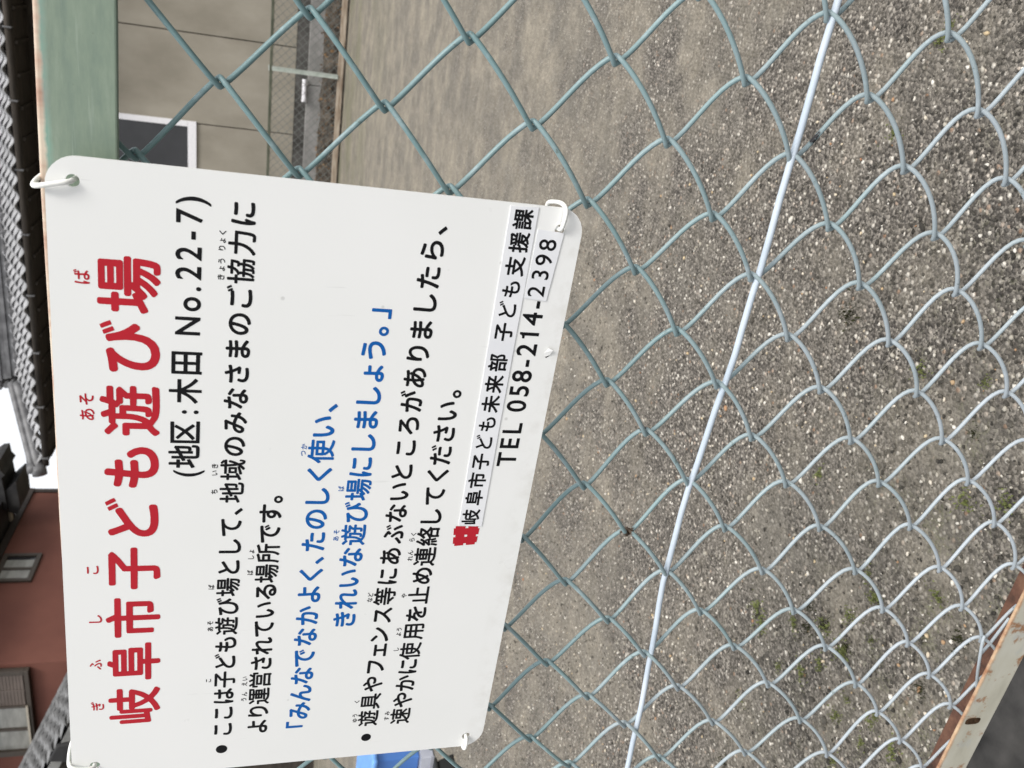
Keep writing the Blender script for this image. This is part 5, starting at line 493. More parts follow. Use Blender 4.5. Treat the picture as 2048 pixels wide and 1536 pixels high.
[[639,-105,622,-96,615,-79,613,111,562,49,519,6,434,-59,417,-60,391,-43,178,-45,171,-79,153,-93,76,-92,59,-79,59,286,68,295,85,299,374,299,380,311,374,321,76,322,64,328,56,345,57,413,68,427,85,432,383,431,400,413,402,354,408,350,604,350,615,354,613,381,443,382,426,390,418,405,417,584,42,582,25,588,16,600,15,668,20,685,33,695,178,696,189,702,130,804,129,821,136,832,204,869,221,868,248,838,312,727,315,710,311,702,323,696,417,697,419,804,426,816,443,824,911,824,928,821,938,812,942,795,939,396,920,382,741,381,739,354,749,350,945,350,961,345,969,337,971,252,962,237,945,231,809,231,804,226,837,184,903,115,989,48,995,40,996,23,937,-47,911,-53,826,19,741,119,737,-88,724,-103,715,-105],[178,70,174,74,174,175,178,184,281,184,289,175,289,74,281,70],[408,80,408,227,417,231,545,231,555,226,485,142,417,82],[76,453,60,464,56,481,56,541,65,558,76,563,383,563,398,549,401,532,400,473,383,453],[545,495,538,498,537,541,545,547,613,547,618,541,617,498],[741,495,736,507,736,541,741,547,809,547,820,541,818,495],[545,660,537,668,537,702,545,710,613,710,618,702,618,668,613,660],[741,660,736,668,736,702,741,710,818,709,818,661]],
[[247,-15,238,-5,237,6,236,575,8,581,1,592,1,685,16,698,357,698,596,695,603,685,603,592,596,581,587,578,368,575,367,-3,362,-11,349,-16]],
[[68,-14,59,-3,59,685,64,693,76,698,468,697,478,685,478,592,468,579,195,578,189,566,189,413,195,404,460,402,468,388,468,303,460,286,195,284,189,277,189,116,195,104,477,103,487,91,487,-3,482,-11,468,-16]],
[[68,-15,59,-5,58,6,58,685,63,693,76,698,170,698,178,697,187,687,188,405,189,108,195,104,485,103,496,91,496,-3,491,-11,477,-16]],
[[221,-20,178,-11,125,23,76,81,43,150,21,243,14,337,21,439,43,532,76,601,125,659,187,696,247,707,279,702,320,693,375,659,425,600,457,532,479,439,486,337,479,243,459,158,425,82,376,23,315,-13,255,-24],[221,107,195,128,176,158,158,209,148,269,144,337,148,413,161,481,176,524,195,554,221,575,255,580,278,575,301,558,323,525,342,473,352,413,356,345,352,269,339,201,324,158,306,130,272,105,247,101]],
[[161,-21,102,-7,38,23,34,31,36,142,50,150,110,119,153,105,195,100,229,104,264,116,288,133,318,175,323,209,317,243,302,269,264,301,221,316,170,320,102,311,87,320,85,685,93,696,102,698,400,698,415,693,420,685,420,592,408,579,207,575,206,447,212,438,264,435,332,413,383,378,423,328,444,277,454,209,445,142,424,91,383,39,340,7,281,-17,212,-25]],
[[212,-21,187,-17,136,2,85,36,50,75,26,125,16,184,26,252,47,294,68,320,97,345,97,354,56,405,44,430,32,498,39,549,60,600,102,650,144,680,195,699,255,707,281,704,315,700,366,680,408,648,446,600,464,558,474,490,465,439,432,379,407,354,407,345,435,320,459,286,480,226,484,184,475,125,455,82,411,31,366,1,315,-18,255,-25],[212,106,177,125,162,142,150,167,146,192,150,218,157,235,178,261,195,272,221,281,255,284,306,271,340,239,349,221,354,192,350,167,344,150,323,125,306,113,247,100],[229,412,195,431,174,456,162,498,166,524,186,558,204,570,229,579,281,579,306,567,332,541,341,515,341,473,320,439,298,421,255,409]],
[[198,0,322,0,322,690,238,690,222,640,180,600,88,585,88,505,198,505]],
[[289,-12,284,-3,281,207,8,208,-1,214,-5,226,-1,280,349,705,400,707,410,702,414,693,417,328,477,327,485,320,487,226,477,209,417,207,414,201,414,-3,400,-16,298,-16],[178,328,281,459,284,447,281,328]],
[[33,-8,27,-3,30,14,192,218,266,328,300,396,311,464,305,507,281,552,255,573,204,587,178,585,136,570,102,547,54,498,42,498,40,625,45,634,127,683,178,697,212,699,264,692,323,669,367,634,398,592,419,532,425,481,421,430,401,362,372,303,332,241,227,108,238,101,468,101,474,91,473,-3,468,-8]],
[[161,-13,110,1,59,25,59,142,68,143,115,116,170,97,212,92,247,96,272,106,289,119,306,142,318,192,313,226,300,252,281,273,255,288,221,297,178,299,172,311,172,396,178,405,221,408,272,427,293,447,304,473,307,498,303,524,291,549,255,579,229,587,161,587,85,562,74,566,76,668,116,685,187,698,272,693,323,675,366,646,396,608,414,566,421,515,412,447,385,396,344,362,383,334,406,303,421,269,432,201,425,142,405,91,366,40,323,10,264,-11,212,-17]],
[[187,-17,119,65,221,148,255,186,291,235,319,294,315,299,272,287,229,282,170,292,127,310,84,345,54,388,36,430,29,481,35,541,56,592,85,630,131,668,187,691,247,699,306,690,357,667,405,625,439,575,460,515,468,447,459,354,432,269,391,189,333,108,272,45],[221,395,195,405,158,439,146,464,142,490,145,515,155,541,168,558,195,578,238,589,272,586,298,575,337,532,348,507,352,456,349,430,332,415,286,396,255,391]],
[[204,-12,136,10,92,40,55,82,32,133,24,184,35,252,50,285,68,308,111,345,110,354,84,379,61,413,43,464,40,498,47,549,68,597,105,642,144,671,195,691,255,699,281,696,315,692,357,675,403,642,437,600,459,549,466,490,456,439,428,388,394,354,392,345,431,311,451,283,467,243,476,184,469,133,450,91,443,77,408,39,366,10,315,-9,255,-17],[212,98,176,116,152,142,141,167,138,192,144,226,152,243,166,260,195,280,221,289,247,291,306,280,334,260,349,241,358,218,362,192,359,167,349,142,332,121,289,98,247,92],[229,404,204,414,169,447,158,473,154,498,158,524,178,560,204,579,255,590,281,587,306,577,340,541,352,498,349,473,338,447,306,417,281,405,255,401]]
]
def contour(i): return [[(L[k]/1000, L[k+1]/1000) for k in range(0, len(L), 2)] for L in GLY[i]]
SW, SH = 0.400669, 0.272591
HQ = np.array([[0.9987752, -0.0031681, 0.000532], [0.0020177, 0.9952706, -0.0004952], [0.0059814, -0.0230607, 1.0]])
def sp(X, Y, dz=0.0):
    """sign millimetre layout (x right, y down from its top left corner, metres) -> sign object space"""
    v_ = HQ @ (X, Y, 1); return (v_[0]/v_[2]-SW/2, -(v_[1]/v_[2]-SH/2), dz)
SIGN_M = Matrix([[0.999567, 0.019174, 0.022306, -0.278423], [0.022923, -0.032582, -0.999206, -0.032], [-0.018432, 0.999285, -0.033007, 0.785241], [0.0, 0.0, 0.0, 1.0]])
sign = bpy.data.objects.new("notice_sign", None); COL.objects.link(sign); sign.matrix_world = SIGN_M; sign.empty_display_size = .05
tag(sign, "white rectangular notice board with red, black and blue Japanese lettering wired to the fence", "sign")
def flat_shape(name, loops, mat, parent, dz, thick=0):
    cu = bpy.data.curves.new(name, 'CURVE'); cu.dimensions = '2D'; cu.fill_mode = 'BOTH'
    for L in loops:
        s_ = cu.splines.new('POLY'); s_.points.add(len(L)-1); s_.use_cyclic_u = True
        for pt, (x, y) in zip(s_.points, L): pt.co = (x, y, 0, 1)
    if thick: cu.extrude = thick/2
    ob = bpy.data.objects.new(name, cu); COL.objects.link(ob); bpy.context.view_layer.update()
    me = bpy.data.meshes.new_from_object(ob.evaluated_get(bpy.context.evaluated_depsgraph_get()))
    bpy.data.objects.remove(ob); me.name = name; me.materials.clear(); me.materials.append(mat)
    if not thick:
        bm = bmesh.new(); bm.from_mesh(me)
        for f_ in bm.faces:
            if f_.normal.z < 0: f_.normal_flip()
        bm.to_mesh(me); bm.free()
    o = bpy.data.objects.new(name, me); COL.objects.link(o); o.parent = parent; o.location = (0, 0, dz); return o
def arc(cx, cy, r, a0, a1, n=10): return [(cx+r*math.cos(a), cy+r*math.sin(a)) for a in np.linspace(a0, a1, n)]
def rrect(x0, y0, x1, y1, r):
    L = arc(x1-r, y0+r, r, -PI/2, 0)+arc(x1-r, y1-r, r, 0, PI/2)+arc(x0+r, y1-r, r, PI/2, PI)+arc(x0+r, y0+r, r, PI, 1.5*PI)
    return [sp(x, y)[:2] for x, y in L]
PT = {"hTR": [0.389, 0.012], "hBR": [0.3882, 0.2591], "hBL": [0.0097, 0.2602], "hTL": [0.0129, 0.0134], "b1": [0.0177, 0.0904], "b3": [0.017, 0.1866], "tear": [0.3147, 0.2663], "s0": [0.1927, 0.2284], "s1": [0.1917, 0.2438], "s2": [0.3996, 0.2445], "s3": [0.399, 0.2284], "t0": [0.3469, 0.2452], "t1": [0.3461, 0.2586], "t2": [0.3868, 0.2618], "t3": [0.3876, 0.2461], "lg0": [0.192, 0.2255], "lg1": [0.1916, 0.2428], "lg2": [0.1779, 0.2422], "lg3": [0.1767, 0.2267]}
HOLES = [PT['hTL'], PT['hTR'], PT['hBR'], PT['hBL']]
TH = .0016
panel = flat_shape("panel", [rrect(0, 0, SW, SH, .0145)] + [[sp(hx+.0031*math.cos(a), hy+.0031*math.sin(a))[:2] for a in np.linspace(0, 2*PI, 20, endpoint=False)] for hx, hy in HOLES], MT['sign'], sign, -TH/2, TH)
bvp = panel.modifiers.new("bevel", 'BEVEL'); bvp.width = .0003; bvp.segments = 1; bvp.limit_method = 'ANGLE'
# (line, ink, letter index, x, y, letter height) in hundredths of a millimetre on the board
LINES = [
('title','red',0,4501,4905,3115),
('title','red',1,8056,4890,3115),
('title','red',2,11435,4877,3115),
('title','red',3,14983,4862,3115),
('title','red',4,18293,4849,3115),
('title','red',5,21805,4834,3115),
('title','red',6,25231,4820,3115),
('title','red',7,28868,4805,3115),
('title','red',8,32333,4791,3115),
('title','red',9,5834,1914,817),
('title','red',10,9135,1870,817),
('title','red',11,12539,1926,817),
('title','red',12,16104,1838,817),
('title','red',13,26117,1829,817),
('title','red',14,27027,1808,817),
('title','red',15,33735,1772,817),
('district','black',16,22674,7047,1740),
('district','black',17,23283,7045,1740),
('district','black',18,24772,7042,1740),
('district','black',19,26653,7037,1740),
('district','black',20,27321,7036,1740),
('district','black',21,28968,7032,1740),
('district','black',22,31252,7026,1740),
('district','black',23,32651,7023,1740),
('district','black',24,33747,7020,1740),
('district','black',25,34367,7018,1740),
('district','black',25,35397,7016,1740),
('district','black',26,36480,7013,1740),
('district','black',27,37287,7011,1740),
('district','black',28,38280,7009,1740),
('body1','black',29,2800,9567,1426),
('body1','black',29,4214,9565,1426),
('body1','black',30,5629,9562,1426),
('body1','black',31,7044,9560,1426),
('body1','black',32,8473,9557,1426),
('body1','black',33,9903,9555,1426),
('body1','black',34,11332,9553,1426),
('body1','black',35,12809,9550,1426),
('body1','black',36,14287,9547,1426),
('body1','black',37,15730,9545,1426),
('body1','black',38,17173,9543,1426),
('body1','black',39,18616,9540,1426),
('body1','black',40,20128,9537,1426),
('body1','black',41,20981,9536,1426),
('body1','black',42,22501,9533,1426),
('body1','black',43,24020,9531,1426),
('body1','black',44,25510,9528,1426),
('body1','black',45,26999,9526,1426),
('body1','black',46,28489,9523,1426),
('body1','black',47,29950,9521,1426),
('body1','black',43,31410,9518,1426),
('body1','black',48,32872,9516,1426),
('body1','black',49,34334,9513,1426),
('body1','black',50,35862,9511,1426),
('body1','black',51,37365,9508,1426),
('body1','black',12,7557,8202,391),
('body1','black',13,11668,8215,391),
('body1','black',14,12139,8198,391),
('body1','black',15,14842,8191,391),
('body1','black',52,21563,8176,391),
('body1','black',53,22791,8159,391),
('body1','black',54,23247,8158,391),
('body1','black',54,34456,8139,391),
('body1','black',55,34925,8146,391),
('body1','black',56,35324,8157,391),
('body1','black',57,36006,8149,391),
('body1','black',55,36407,8141,391),
('body1','black',58,36833,8163,391),
('body2','black',59,2813,11797,1448),
('body2','black',60,4126,11794,1448),
('body2','black',61,5439,11791,1448),
('body2','black',62,6815,11789,1448),
('body2','black',46,8192,11786,1448),
('body2','black',63,9569,11783,1448),
('body2','black',39,10995,11780,1448),
('body2','black',64,12421,11777,1448),
('body2','black',65,13846,11774,1448),
('body2','black',36,15204,11771,1448),
('body2','black',66,16699,11768,1448),
('body2','black',67,18106,11765,1448),
('body2','black',68,19514,11762,1448),
('body2','black',69,20943,11759,1448),
('body2','black',56,5771,10430,391),
('body2','black',70,6226,10455,391),
('body2','black',71,7082,10422,391),
('body2','black',53,7524,10430,391),
('body2','black',15,15830,10394,391),
('body2','black',11,16936,10396,391),
('body2','black',55,17377,10393,391),
('blue1','blue',72,2146,14496,1596),
('blue1','blue',44,3826,14493,1596),
('blue1','blue',73,5337,14490,1596),
('blue1','blue',45,6847,14487,1596),
('blue1','blue',67,8357,14484,1596),
('blue1','blue',45,10057,14481,1596),
('blue1','blue',74,11757,14477,1596),
('blue1','blue',59,13457,14474,1596),
('blue1','blue',75,15000,14471,1596),
('blue1','blue',40,16492,14468,1596),
('blue1','blue',76,17390,14466,1596),
('blue1','blue',43,19023,14463,1596),
('blue1','blue',38,20551,14460,1596),
('blue1','blue',75,22201,14456,1596),
('blue1','blue',77,23686,14453,1596),
('blue1','blue',64,25279,14450,1596),
('blue1','blue',40,27002,14447,1596),
('blue1','blue',78,24150,12977,391),
('blue1','blue',79,24584,13002,391),
('blue2','blue',80,11355,16841,1594),
('blue2','blue',63,12929,16842,1594),
('blue2','blue',64,14558,16843,1594),
('blue2','blue',45,16187,16844,1594),
('blue2','blue',34,17851,16845,1594),
('blue2','blue',35,19471,16846,1594),
('blue2','blue',36,21091,16847,1594),
('blue2','blue',51,22656,16848,1594),
('blue2','blue',38,24221,16849,1594),
('blue2','blue',47,25795,16850,1594),
('blue2','blue',38,27281,16850,1594),
('blue2','blue',81,28792,16851,1594),
('blue2','blue',82,30226,16852,1594),
('blue2','blue',69,31856,16853,1594),
('blue2','blue',83,32897,16854,1594),
('blue2','blue',13,18202,15336,391),
('blue2','blue',14,18695,15337,391),
('blue2','blue',15,21764,15356,391),
('body3','black',34,2731,19184,1474),
('body3','black',84,4258,19193,1474),
('body3','black',85,5807,19203,1474),
('body3','black',86,7316,19212,1474),
('body3','black',87,8712,19221,1474),
('body3','black',88,9981,19229,1474),
('body3','black',89,11602,19239,1474),
('body3','black',90,13134,19248,1474),
('body3','black',51,14684,19258,1474),
('body3','black',91,16249,19268,1474),
('body3','black',92,17927,19278,1474),
('body3','black',45,19447,19288,1474),
('body3','black',64,20988,19297,1474),
('body3','black',37,22394,19306,1474),
('body3','black',29,24060,19316,1474),
('body3','black',93,25579,19326,1474),
('body3','black',94,27132,19335,1474),
('body3','black',91,28678,19345,1474),
('body3','black',60,30200,19354,1474),
('body3','black',47,31627,19363,1474),
('body3','black',38,33181,19373,1474),
('body3','black',76,34735,19382,1474),
('body3','black',95,36290,19392,1474),
('body3','black',40,37874,19402,1474),
('body3','black',96,3169,17870,391),
('body3','black',56,3621,17844,391),
('body3','black',58,4867,17867,391),
('body3','black',97,13431,17889,391),
('body3','black',98,13832,17902,391),
('body4','black',99,2691,21448,1502),
('body4','black',85,4179,21455,1502),
('body4','black',74,5646,21463,1502),
('body4','black',51,7114,21470,1502),
('body4','black',77,8474,21477,1502),
('body4','black',100,10152,21486,1502),
('body4','black',101,11612,21493,1502),
('body4','black',102,13096,21501,1502),
('body4','black',103,14657,21509,1502),
('body4','black',104,16156,21516,1502),
('body4','black',105,17698,21524,1502),
('body4','black',38,19108,21531,1502),
('body4','black',39,20705,21539,1502),
('body4','black',75,22213,21547,1502),
('body4','black',106,23585,21554,1502),
('body4','black',46,25056,21562,1502),
('body4','black',64,26545,21569,1502),
('body4','black',69,28175,21577,1502),
('body4','black',107,3118,20066,391),
('body4','black',108,3596,20072,391),
('body4','black',11,9221,20074,391),
('body4','black',109,10516,20090,391),
('body4','black',56,10920,20090,391),
('body4','black',110,13672,20099,391),
('body4','black',111,16594,20148,391),
('body4','black',70,17030,20119,391),
('body4','black',112,18016,20095,391),
('body4','black',58,18443,20161,391),
('office','black',113,19303,23989,1183),
('office','black',114,20740,23997,1183),
('office','black',115,22013,24004,1183),
('office','black',116,23350,24012,1183),
('office','black',117,24666,24019,1183),
('office','black',118,25970,24027,1183),
('office','black',119,27313,24034,1183),
('office','black',120,28628,24042,1183),
('office','black',121,30021,24050,1183),
('office','black',116,31968,24061,1183),
('office','black',117,33299,24068,1183),
('office','black',118,34605,24076,1183),
('office','black',122,35937,24083,1183),
('office','black',123,37325,24091,1183),
('office','black',124,38627,24099,1183),
('tel','black',125,23609,25839,1710),
('tel','black',126,24793,25838,1710),
('tel','black',127,25840,25836,1710),
('tel','black',128,27396,25834,1710),
('tel','black',129,28409,25833,1710),
('tel','black',130,29374,25832,1710),
('tel','black',26,30374,25830,1710),
('tel','black',25,31089,25829,1710),
('tel','black',131,32072,25828,1710),
('tel','black',132,33053,25826,1710),
('tel','black',26,34067,25825,1710),
('telnew','black',133,34794,25644,1441),
('telnew','black',134,35796,25710,1441),
('telnew','black',135,36676,25768,1441),
('telnew','black',136,37557,25826,1441),
]
PARTN = dict(title='title_lettering', district='district_lettering', body1='body_lettering', body2='body_lettering', blue1='slogan_lettering', blue2='slogan_lettering',
             body3='body_lettering', body4='body_lettering', tel='telephone_lettering', office='office_lettering', telnew='number_lettering')
NARROW = dict(district=.88, tel=.97, telnew=1.0)              # these lines use narrower letters
tapes = {}
for nm, (q4, dz) in dict(office=([PT['s0'], PT['s3'], PT['s2'], PT['s1']], .00010), telnew=([PT['t0'], PT['t3'], PT['t2'], PT['t1']], .00014)).items():
    q4 = [sp(*p_)[:2] for p_ in q4]; loop = []
    for (a, b) in zip(q4, q4[1:]+q4[:1]):
        for k in range(6): loop.append((a[0]+(b[0]-a[0])*k/6+random.uniform(-.00012, .00012), a[1]+(b[1]-a[1])*k/6+random.uniform(-.00012, .00012)))
    tapes[nm] = flat_shape("pasted_label", [loop], MT['sticker'], sign, dz+.00022, .00040)
    bt = tapes[nm].modifiers.new("bevel", 'BEVEL'); bt.width = .0001; bt.segments = 1
for nm in dict.fromkeys(l[0] for l in LINES):
    loops = []; colr = None
    for (n2, colr2, code, x, y, s_) in LINES:
        if n2 != nm: continue
        colr = colr2; x, y, s_ = x*1e-5, y*1e-5, s_*1e-5; wx = NARROW.get(nm, 1.0)*s_
        for L in contour(code): loops.append([sp(x+px*wx, y-py*s_)[:2] for px, py in L])
    if nm in ('body1', 'body3'):
        bx, by, br = (PT['b1'][0], PT['b1'][1], .0036) if nm == 'body1' else (PT['b3'][0], PT['b3'][1], .0034)
        loops.append([sp(bx+br*math.cos(a), by+br*math.sin(a))[:2] for a in np.linspace(0, 2*PI, 28, endpoint=False)])
    par = tapes.get(nm, sign)
    o = flat_shape(PARTN[nm], loops, MT[colr], par, .00012 if par is sign else .00028)
# red city emblem: thick well-curb shape
def emblem():
    U = 9.0; o = [(1,0),(4,0),(4,.75),(5,.75),(5,0),(8,0),(8,.6),(9,.6),(9,4),(8.1,4),(8.1,5),(9,5),(9,8.4),(8,8.4),(8,9),(5,9),(5,8.2),(4,8.2),(4,9),(1,9),(1,8.4),(0,8.4),(0,5),(.9,5),(.9,4),(0,4),(0,.6),(1,.6)]
    hole = [(4,4.0),(5,4.0),(5,5.0),(4,5.0)]
    A, B, C_, D_ = [np.array(PT[k]) for k in ('lg3', 'lg0', 'lg1', 'lg2')]
    f = lambda u, v_: sp(*((A*(1-u)+B*u)*(1-v_)+(D_*(1-u)+C_*u)*v_))[:2]
    return [[f(x/U, y/U) for x, y in L] for L in (o, hole)]
flat_shape("city_emblem", emblem(), MT['red'], sign, .00012)
# torn flake of film near the lower edge
tx, ty_ = PT['tear']
tf = MB(); P_ = [sp(tx-.0035, ty_-.0016, .0001), sp(tx-.001, ty_-.0028, .0003), sp(tx+.0028, ty_-.0012, .0014), sp(tx+.0016, ty_+.0018, .0022), sp(tx-.0022, ty_+.001, .0005)]
tf.add(P_, [(0,1,2,3,4)]); tf.build("torn_flake", MT['sign'], sign)
td = MB(); td.add([sp(tx-.0042, ty_-.0010, .00013), sp(tx-.003, ty_-.0019, .00013), sp(tx-.0018, ty_-.0006, .00013), sp(tx-.0026, ty_+.0012, .00013)], [(0,1,2,3)]); td.build("scratch", MT['hole'], sign)

# white vinyl ties through the four corner holes
def tie(loc_pts, label, r=.0013):
    pts = [SIGN_M @ Vector(p_) for p_ in loc_pts]; mb = MB(); mb.tube(catmull(pts), r, 10, closed=True)
    o = mb.build("vinyl_tie", MT['tie'], smooth=True); tag(o, label, "tie", "white vinyl ties holding the sign"); return o
hx, hy, _ = sp(*PT['hTR'])
tie([(hx, hy, -.004), (hx-.0002, hy+.0010, .0016), (hx-.0014, hy+.0065, .0032), (hx-.0034, hy+.0145, .0026), (hx-.0040, hy+.0172, -.003), (hx-.0038, hy+.0176, -.020), (hx-.003, hy+.014, -.046), (hx-.001, hy+.004, -.048), (hx, hy-.002, -.020)],
    "white vinyl tie looped over the green rail at the sign corner nearest the window")
hx, hy, _ = sp(*PT['hTL'])
tie([(hx, hy, -.004), (hx, hy+.0012, .0016), (hx+.001, hy+.0075, .0030), (hx+.0020, hy+.0132, .002), (hx+.0022, hy+.0156, -.004), (hx+.002, hy+.0164, -.020), (hx+.001, hy+.013, -.044), (hx, hy+.004, -.044), (hx, hy-.002, -.020)],
    "white vinyl tie beside the first red character of the title, half out of frame")
hx, hy, _ = sp(*PT['hBR'])
tie([(hx, hy, -.004), (hx+.0012, hy+.0000, .0018), (hx+.0065, hy-.0004, .0034), (hx+.0118, hy-.0006, .0024), (hx+.0142, hy+.0004, -.002), (hx+.0135, hy+.0018, -.010), (hx+.010, hy+.002, -.022), (hx+.003, hy+.001, -.022), (hx, hy, -.012)],
    "white vinyl tie hooked round the sign edge beside the telephone number 2398")
hx, hy, _ = sp(*PT['hBL'])
tie([(hx, hy, -.004), (hx-.0010, hy, .0018), (hx-.005, hy, .0032), (hx-.0098, hy+.0002, .0022), (hx-.0118, hy+.0004, -.002), (hx-.011, hy+.0006, -.010), (hx-.008, hy, -.022), (hx-.003, hy, -.022), (hx, hy, -.012)],
    "white vinyl tie at the sign corner beside the blue plastic bin")

# ------------------------------------------------------------------ weeds in the gravel
def weed_mesh():
    mb = MB()
    for k in range(80):
        a = random.uniform(0, 6.283); rr = .014*abs(random.gauss(0, .8)); x, y = rr*math.cos(a), rr*math.sin(a)
        h = random.uniform(.001, .005); t = random.uniform(0, 6.283); l = random.uniform(.0012, .0034); wd = l*.45
        dx, dy = math.cos(t), math.sin(t)
        mb.add([(x, y, 0), (x+dx*l*.5-dy*wd, y+dy*l*.5+dx*wd, h*.7), (x+dx*l, y+dy*l, h), (x+dx*l*.5+dy*wd, y+dy*l*.5-dx*wd, h*.7)], [(0, 1, 2, 3)])
    return mb
WEEDS = [[0.08, 0.53], [0.06, 0.54], [-0.06, 0.57], [-0.32, 0.54], [-0.33, 0.37], [-0.3, 0.27], [-0.56, 0.49], [-0.36, 0.26], [-0.44, 0.23], [-0.86, 0.5], [-0.8, 0.43], [-0.75, 0.37], [-0.7, 0.33], [-0.64, 0.3], [-0.7, 0.28], [-0.75, 0.41], [-0.89, 0.43], [-0.81, 0.35], [-0.75, 0.32], [-0.69, 0.18], [-0.81, 0.28], [-0.8, 0.23], [-0.84, 0.23], [-1.16, 0.48], [-0.91, 0.26], [-0.8, 0.18], [-0.57, 0.21], [-0.59, 0.16], [-1.02, 0.49], [-0.41, 0.18], [-0.756, 0.314], [-0.743, 0.318], [-0.787, 0.225], [-0.849, 0.287], [-0.854, 0.379], [-0.78, 0.398], [-0.626, 0.328], [-0.646, 0.302], [-0.847, 0.529], [-0.858, 0.519], [-0.763, 0.325], [-0.754, 0.367]]
protos = []
for i, (x, y) in enumerate(WEEDS):
    if i < 4:
        o = weed_mesh().build("weed_tuft", MT['weed']); protos.append(o)
    else:
        o = protos[i % 4].copy(); COL.objects.link(o)
    o.location = (x, y, .001); o.rotation_euler = (0, 0, random.uniform(0, 6.28)); s_ = random.uniform(.6, 1.25); o.scale = (s_, s_*random.uniform(.7, 1.2), s_)
    if i == 3:
        o.data = o.data.copy(); o.data.materials.clear(); o.data.materials.append(plain("dark_moss", (.030,.032,.014), .9, .1, .5, 200)); o.scale = (1.5, 1.2, 1.6)
        tag(o, "dark olive moss clump alone on the gravel, darkest of all the tufts", "moss"); continue
    tag(o, "small green weed tuft growing in the gravel behind the fence", "weed", "small weeds in the gravel")

# ------------------------------------------------------------------ far fence
FY = 12.42
ff = empty("chain_link_fence", (-2, FY, 0), "low far fence with olive top rail in front of the grey house", "fence")
b = MB(); b.box((-14, FY-.02, .995), (5, FY+.02, 1.035)); k1 = b.build("top_rail", MT['olive'], bevel=.004)
b = MB(); b.box((-14, FY-.03, .030), (5, FY+.03, .105)); k2 = b.build("bottom_rail", MT['rusttan'], bevel=.004)
kids = [k1, k2]
for px in (-5.26, -3.26, -1.26, .74):
    b = MB(); b.box((px-.028, FY-.045, .1), (px+.028, FY-.022, 1.0)); b.box((px-.028, FY-.055, .1), (px-.018, FY-.045, 1.0)); b.box((px+.018, FY-.055, .1), (px+.028, FY-.045, 1.0))
    b.box((px-.035, FY-.03, 1.036), (px+.035, FY+.02, 1.05))
    kids.append(b.build("post", MT['palepost']))
b = MB(); s_ = .112; z0, z1 = .1, .995; hgt = z1-z0
for i in range(int(14/s_)):
    x = -10.5+i*s_
    b.tube([(x, FY-.004, z0), (x+hgt, FY-.004, z1)], .0030, 4, caps=False); b.tube([(x+hgt, FY+.004, z0), (x, FY+.004, z1)], .0034, 4, caps=False)
kids.append(b.build("wire_mesh", MT['farwire']))
adopt(ff, *kids)
# bank, concrete ledge and litter behind it
b = MB(); N = 90; prof = [(12.5, .004), (12.62, .03), (12.85, .16), (13.05, .27), (13.2, .30)]
xs_ = np.linspace(-16, 6, N); vs = []
for x in xs_:
    for (y, z) in prof: vs.append((x, y, z+random.uniform(-.02, .02)*(z > .01)))
m_ = len(prof); b.add(vs, [(i*m_+k, (i+1)*m_+k, (i+1)*m_+k+1, i*m_+k+1) for i in range(N-1) for k in range(m_-1)])
tag(b.build("soil_bank", MT['soil'], smooth=True), kind="structure")
b = MB()
for i in range(520):
    x = random.uniform(-4.5, .6); y = random.uniform(12.55, 13.15); z = float(np.interp(y, [p_[0] for p_ in prof], [p_[1] for p_ in prof]))+.02
    l = random.uniform(.02, .055); t = random.uniform(0, 6.28); dx, dy = math.cos(t)*l, math.sin(t)*l; u = random.uniform(-.02, .04)
    b.add([(x, y, z), (x+dx*.5-dy*.3, y+dy*.5+dx*.3, z+u+.012), (x+dx, y+dy, z+u), (x+dx*.5+dy*.3, y+dy*.5-dx*.3, z+.012)], [(0, 1, 2, 3)])
tag(b.build("leaf_litter", MT['leaf']), kind="stuff", label="dry brown leaves lying behind the far fence", cat="leaves")
b = MB(); x = -15.0
while x < 5: b.box((x, 13.18, .28), (x+1.49, 13.42, .50+random.uniform(-.006, .006))); x += 1.5
tag(b.build("concrete_kerb", MT['ledge'], bevel=.006), "grey concrete kerb running between far fence and grey house", "kerb")
b = MB(); b.tube([(-1.74, 13.14, .535), (-1.62, 13.14, .537), (-1.43, 13.15, .54)], .034, 12); b.tube([(-1.75, 13.14, .535), (-1.70, 13.14, .535)], .040, 12)
tag(b.build("plastic_pipe", MT['white'], smooth=False), "short white plastic pipe lying on the concrete kerb behind the far fence", "pipe")

# ------------------------------------------------------------------ grey house behind the far fence
WN = 13.6
gh = empty("grey_house", (-2, WN, 0), "grey beige clad house with white framed window and grey tiled roof", "house"); kids = []
b = MB(); b.box((-7.4, WN+.030, .0), (5, WN+3.2, 4.38)); kids.append(b.build("backing_wall", MT['joint']))
b = MB(); b.box((-7.4, WN+.006, 0), (5, WN+.029, .664)); kids.append(b.build("plinth", mottled("dark_plinth", (.050,.047,.043), (.11,.105,.098), 4, .9, .2)))
b = MB()
xj = [-7.4]+[-1.04+1.29*k for k in range(-4, 5) if -7.3 < -1.04+1.29*k < 5]+[5.0]
for x0, x1 in zip(xj, xj[1:]):
    x0 += .008; x1 -= .008
    if x1 < -4.1 or x0 > -2.4: b.box((x0, WN, .67), (x1, WN+.028, 3.95))
    else:                                                   # the window opening
        wx0, wx1 = max(x0, -4.05), min(x1, -2.30)
        b.box((x0, WN, .67), (x1, WN+.028, 2.10)); b.box((x0, WN, 3.36), (x1, WN+.028, 3.95))
        if x0 < wx0: b.box((x0, WN, 2.10), (wx0, WN+.028, 3.36))
        if x1 > wx1: b.box((wx1, WN, 2.10), (x1, WN+.028, 3.36))
kids.append(b.build("cladding", MT['panel'], bevel=.003))
b = MB(); b.box((-7.4, WN-.004, 3.95), (5, WN+.028, 4.38)); kids.append(b.build("frieze_board", MT['soffit']))
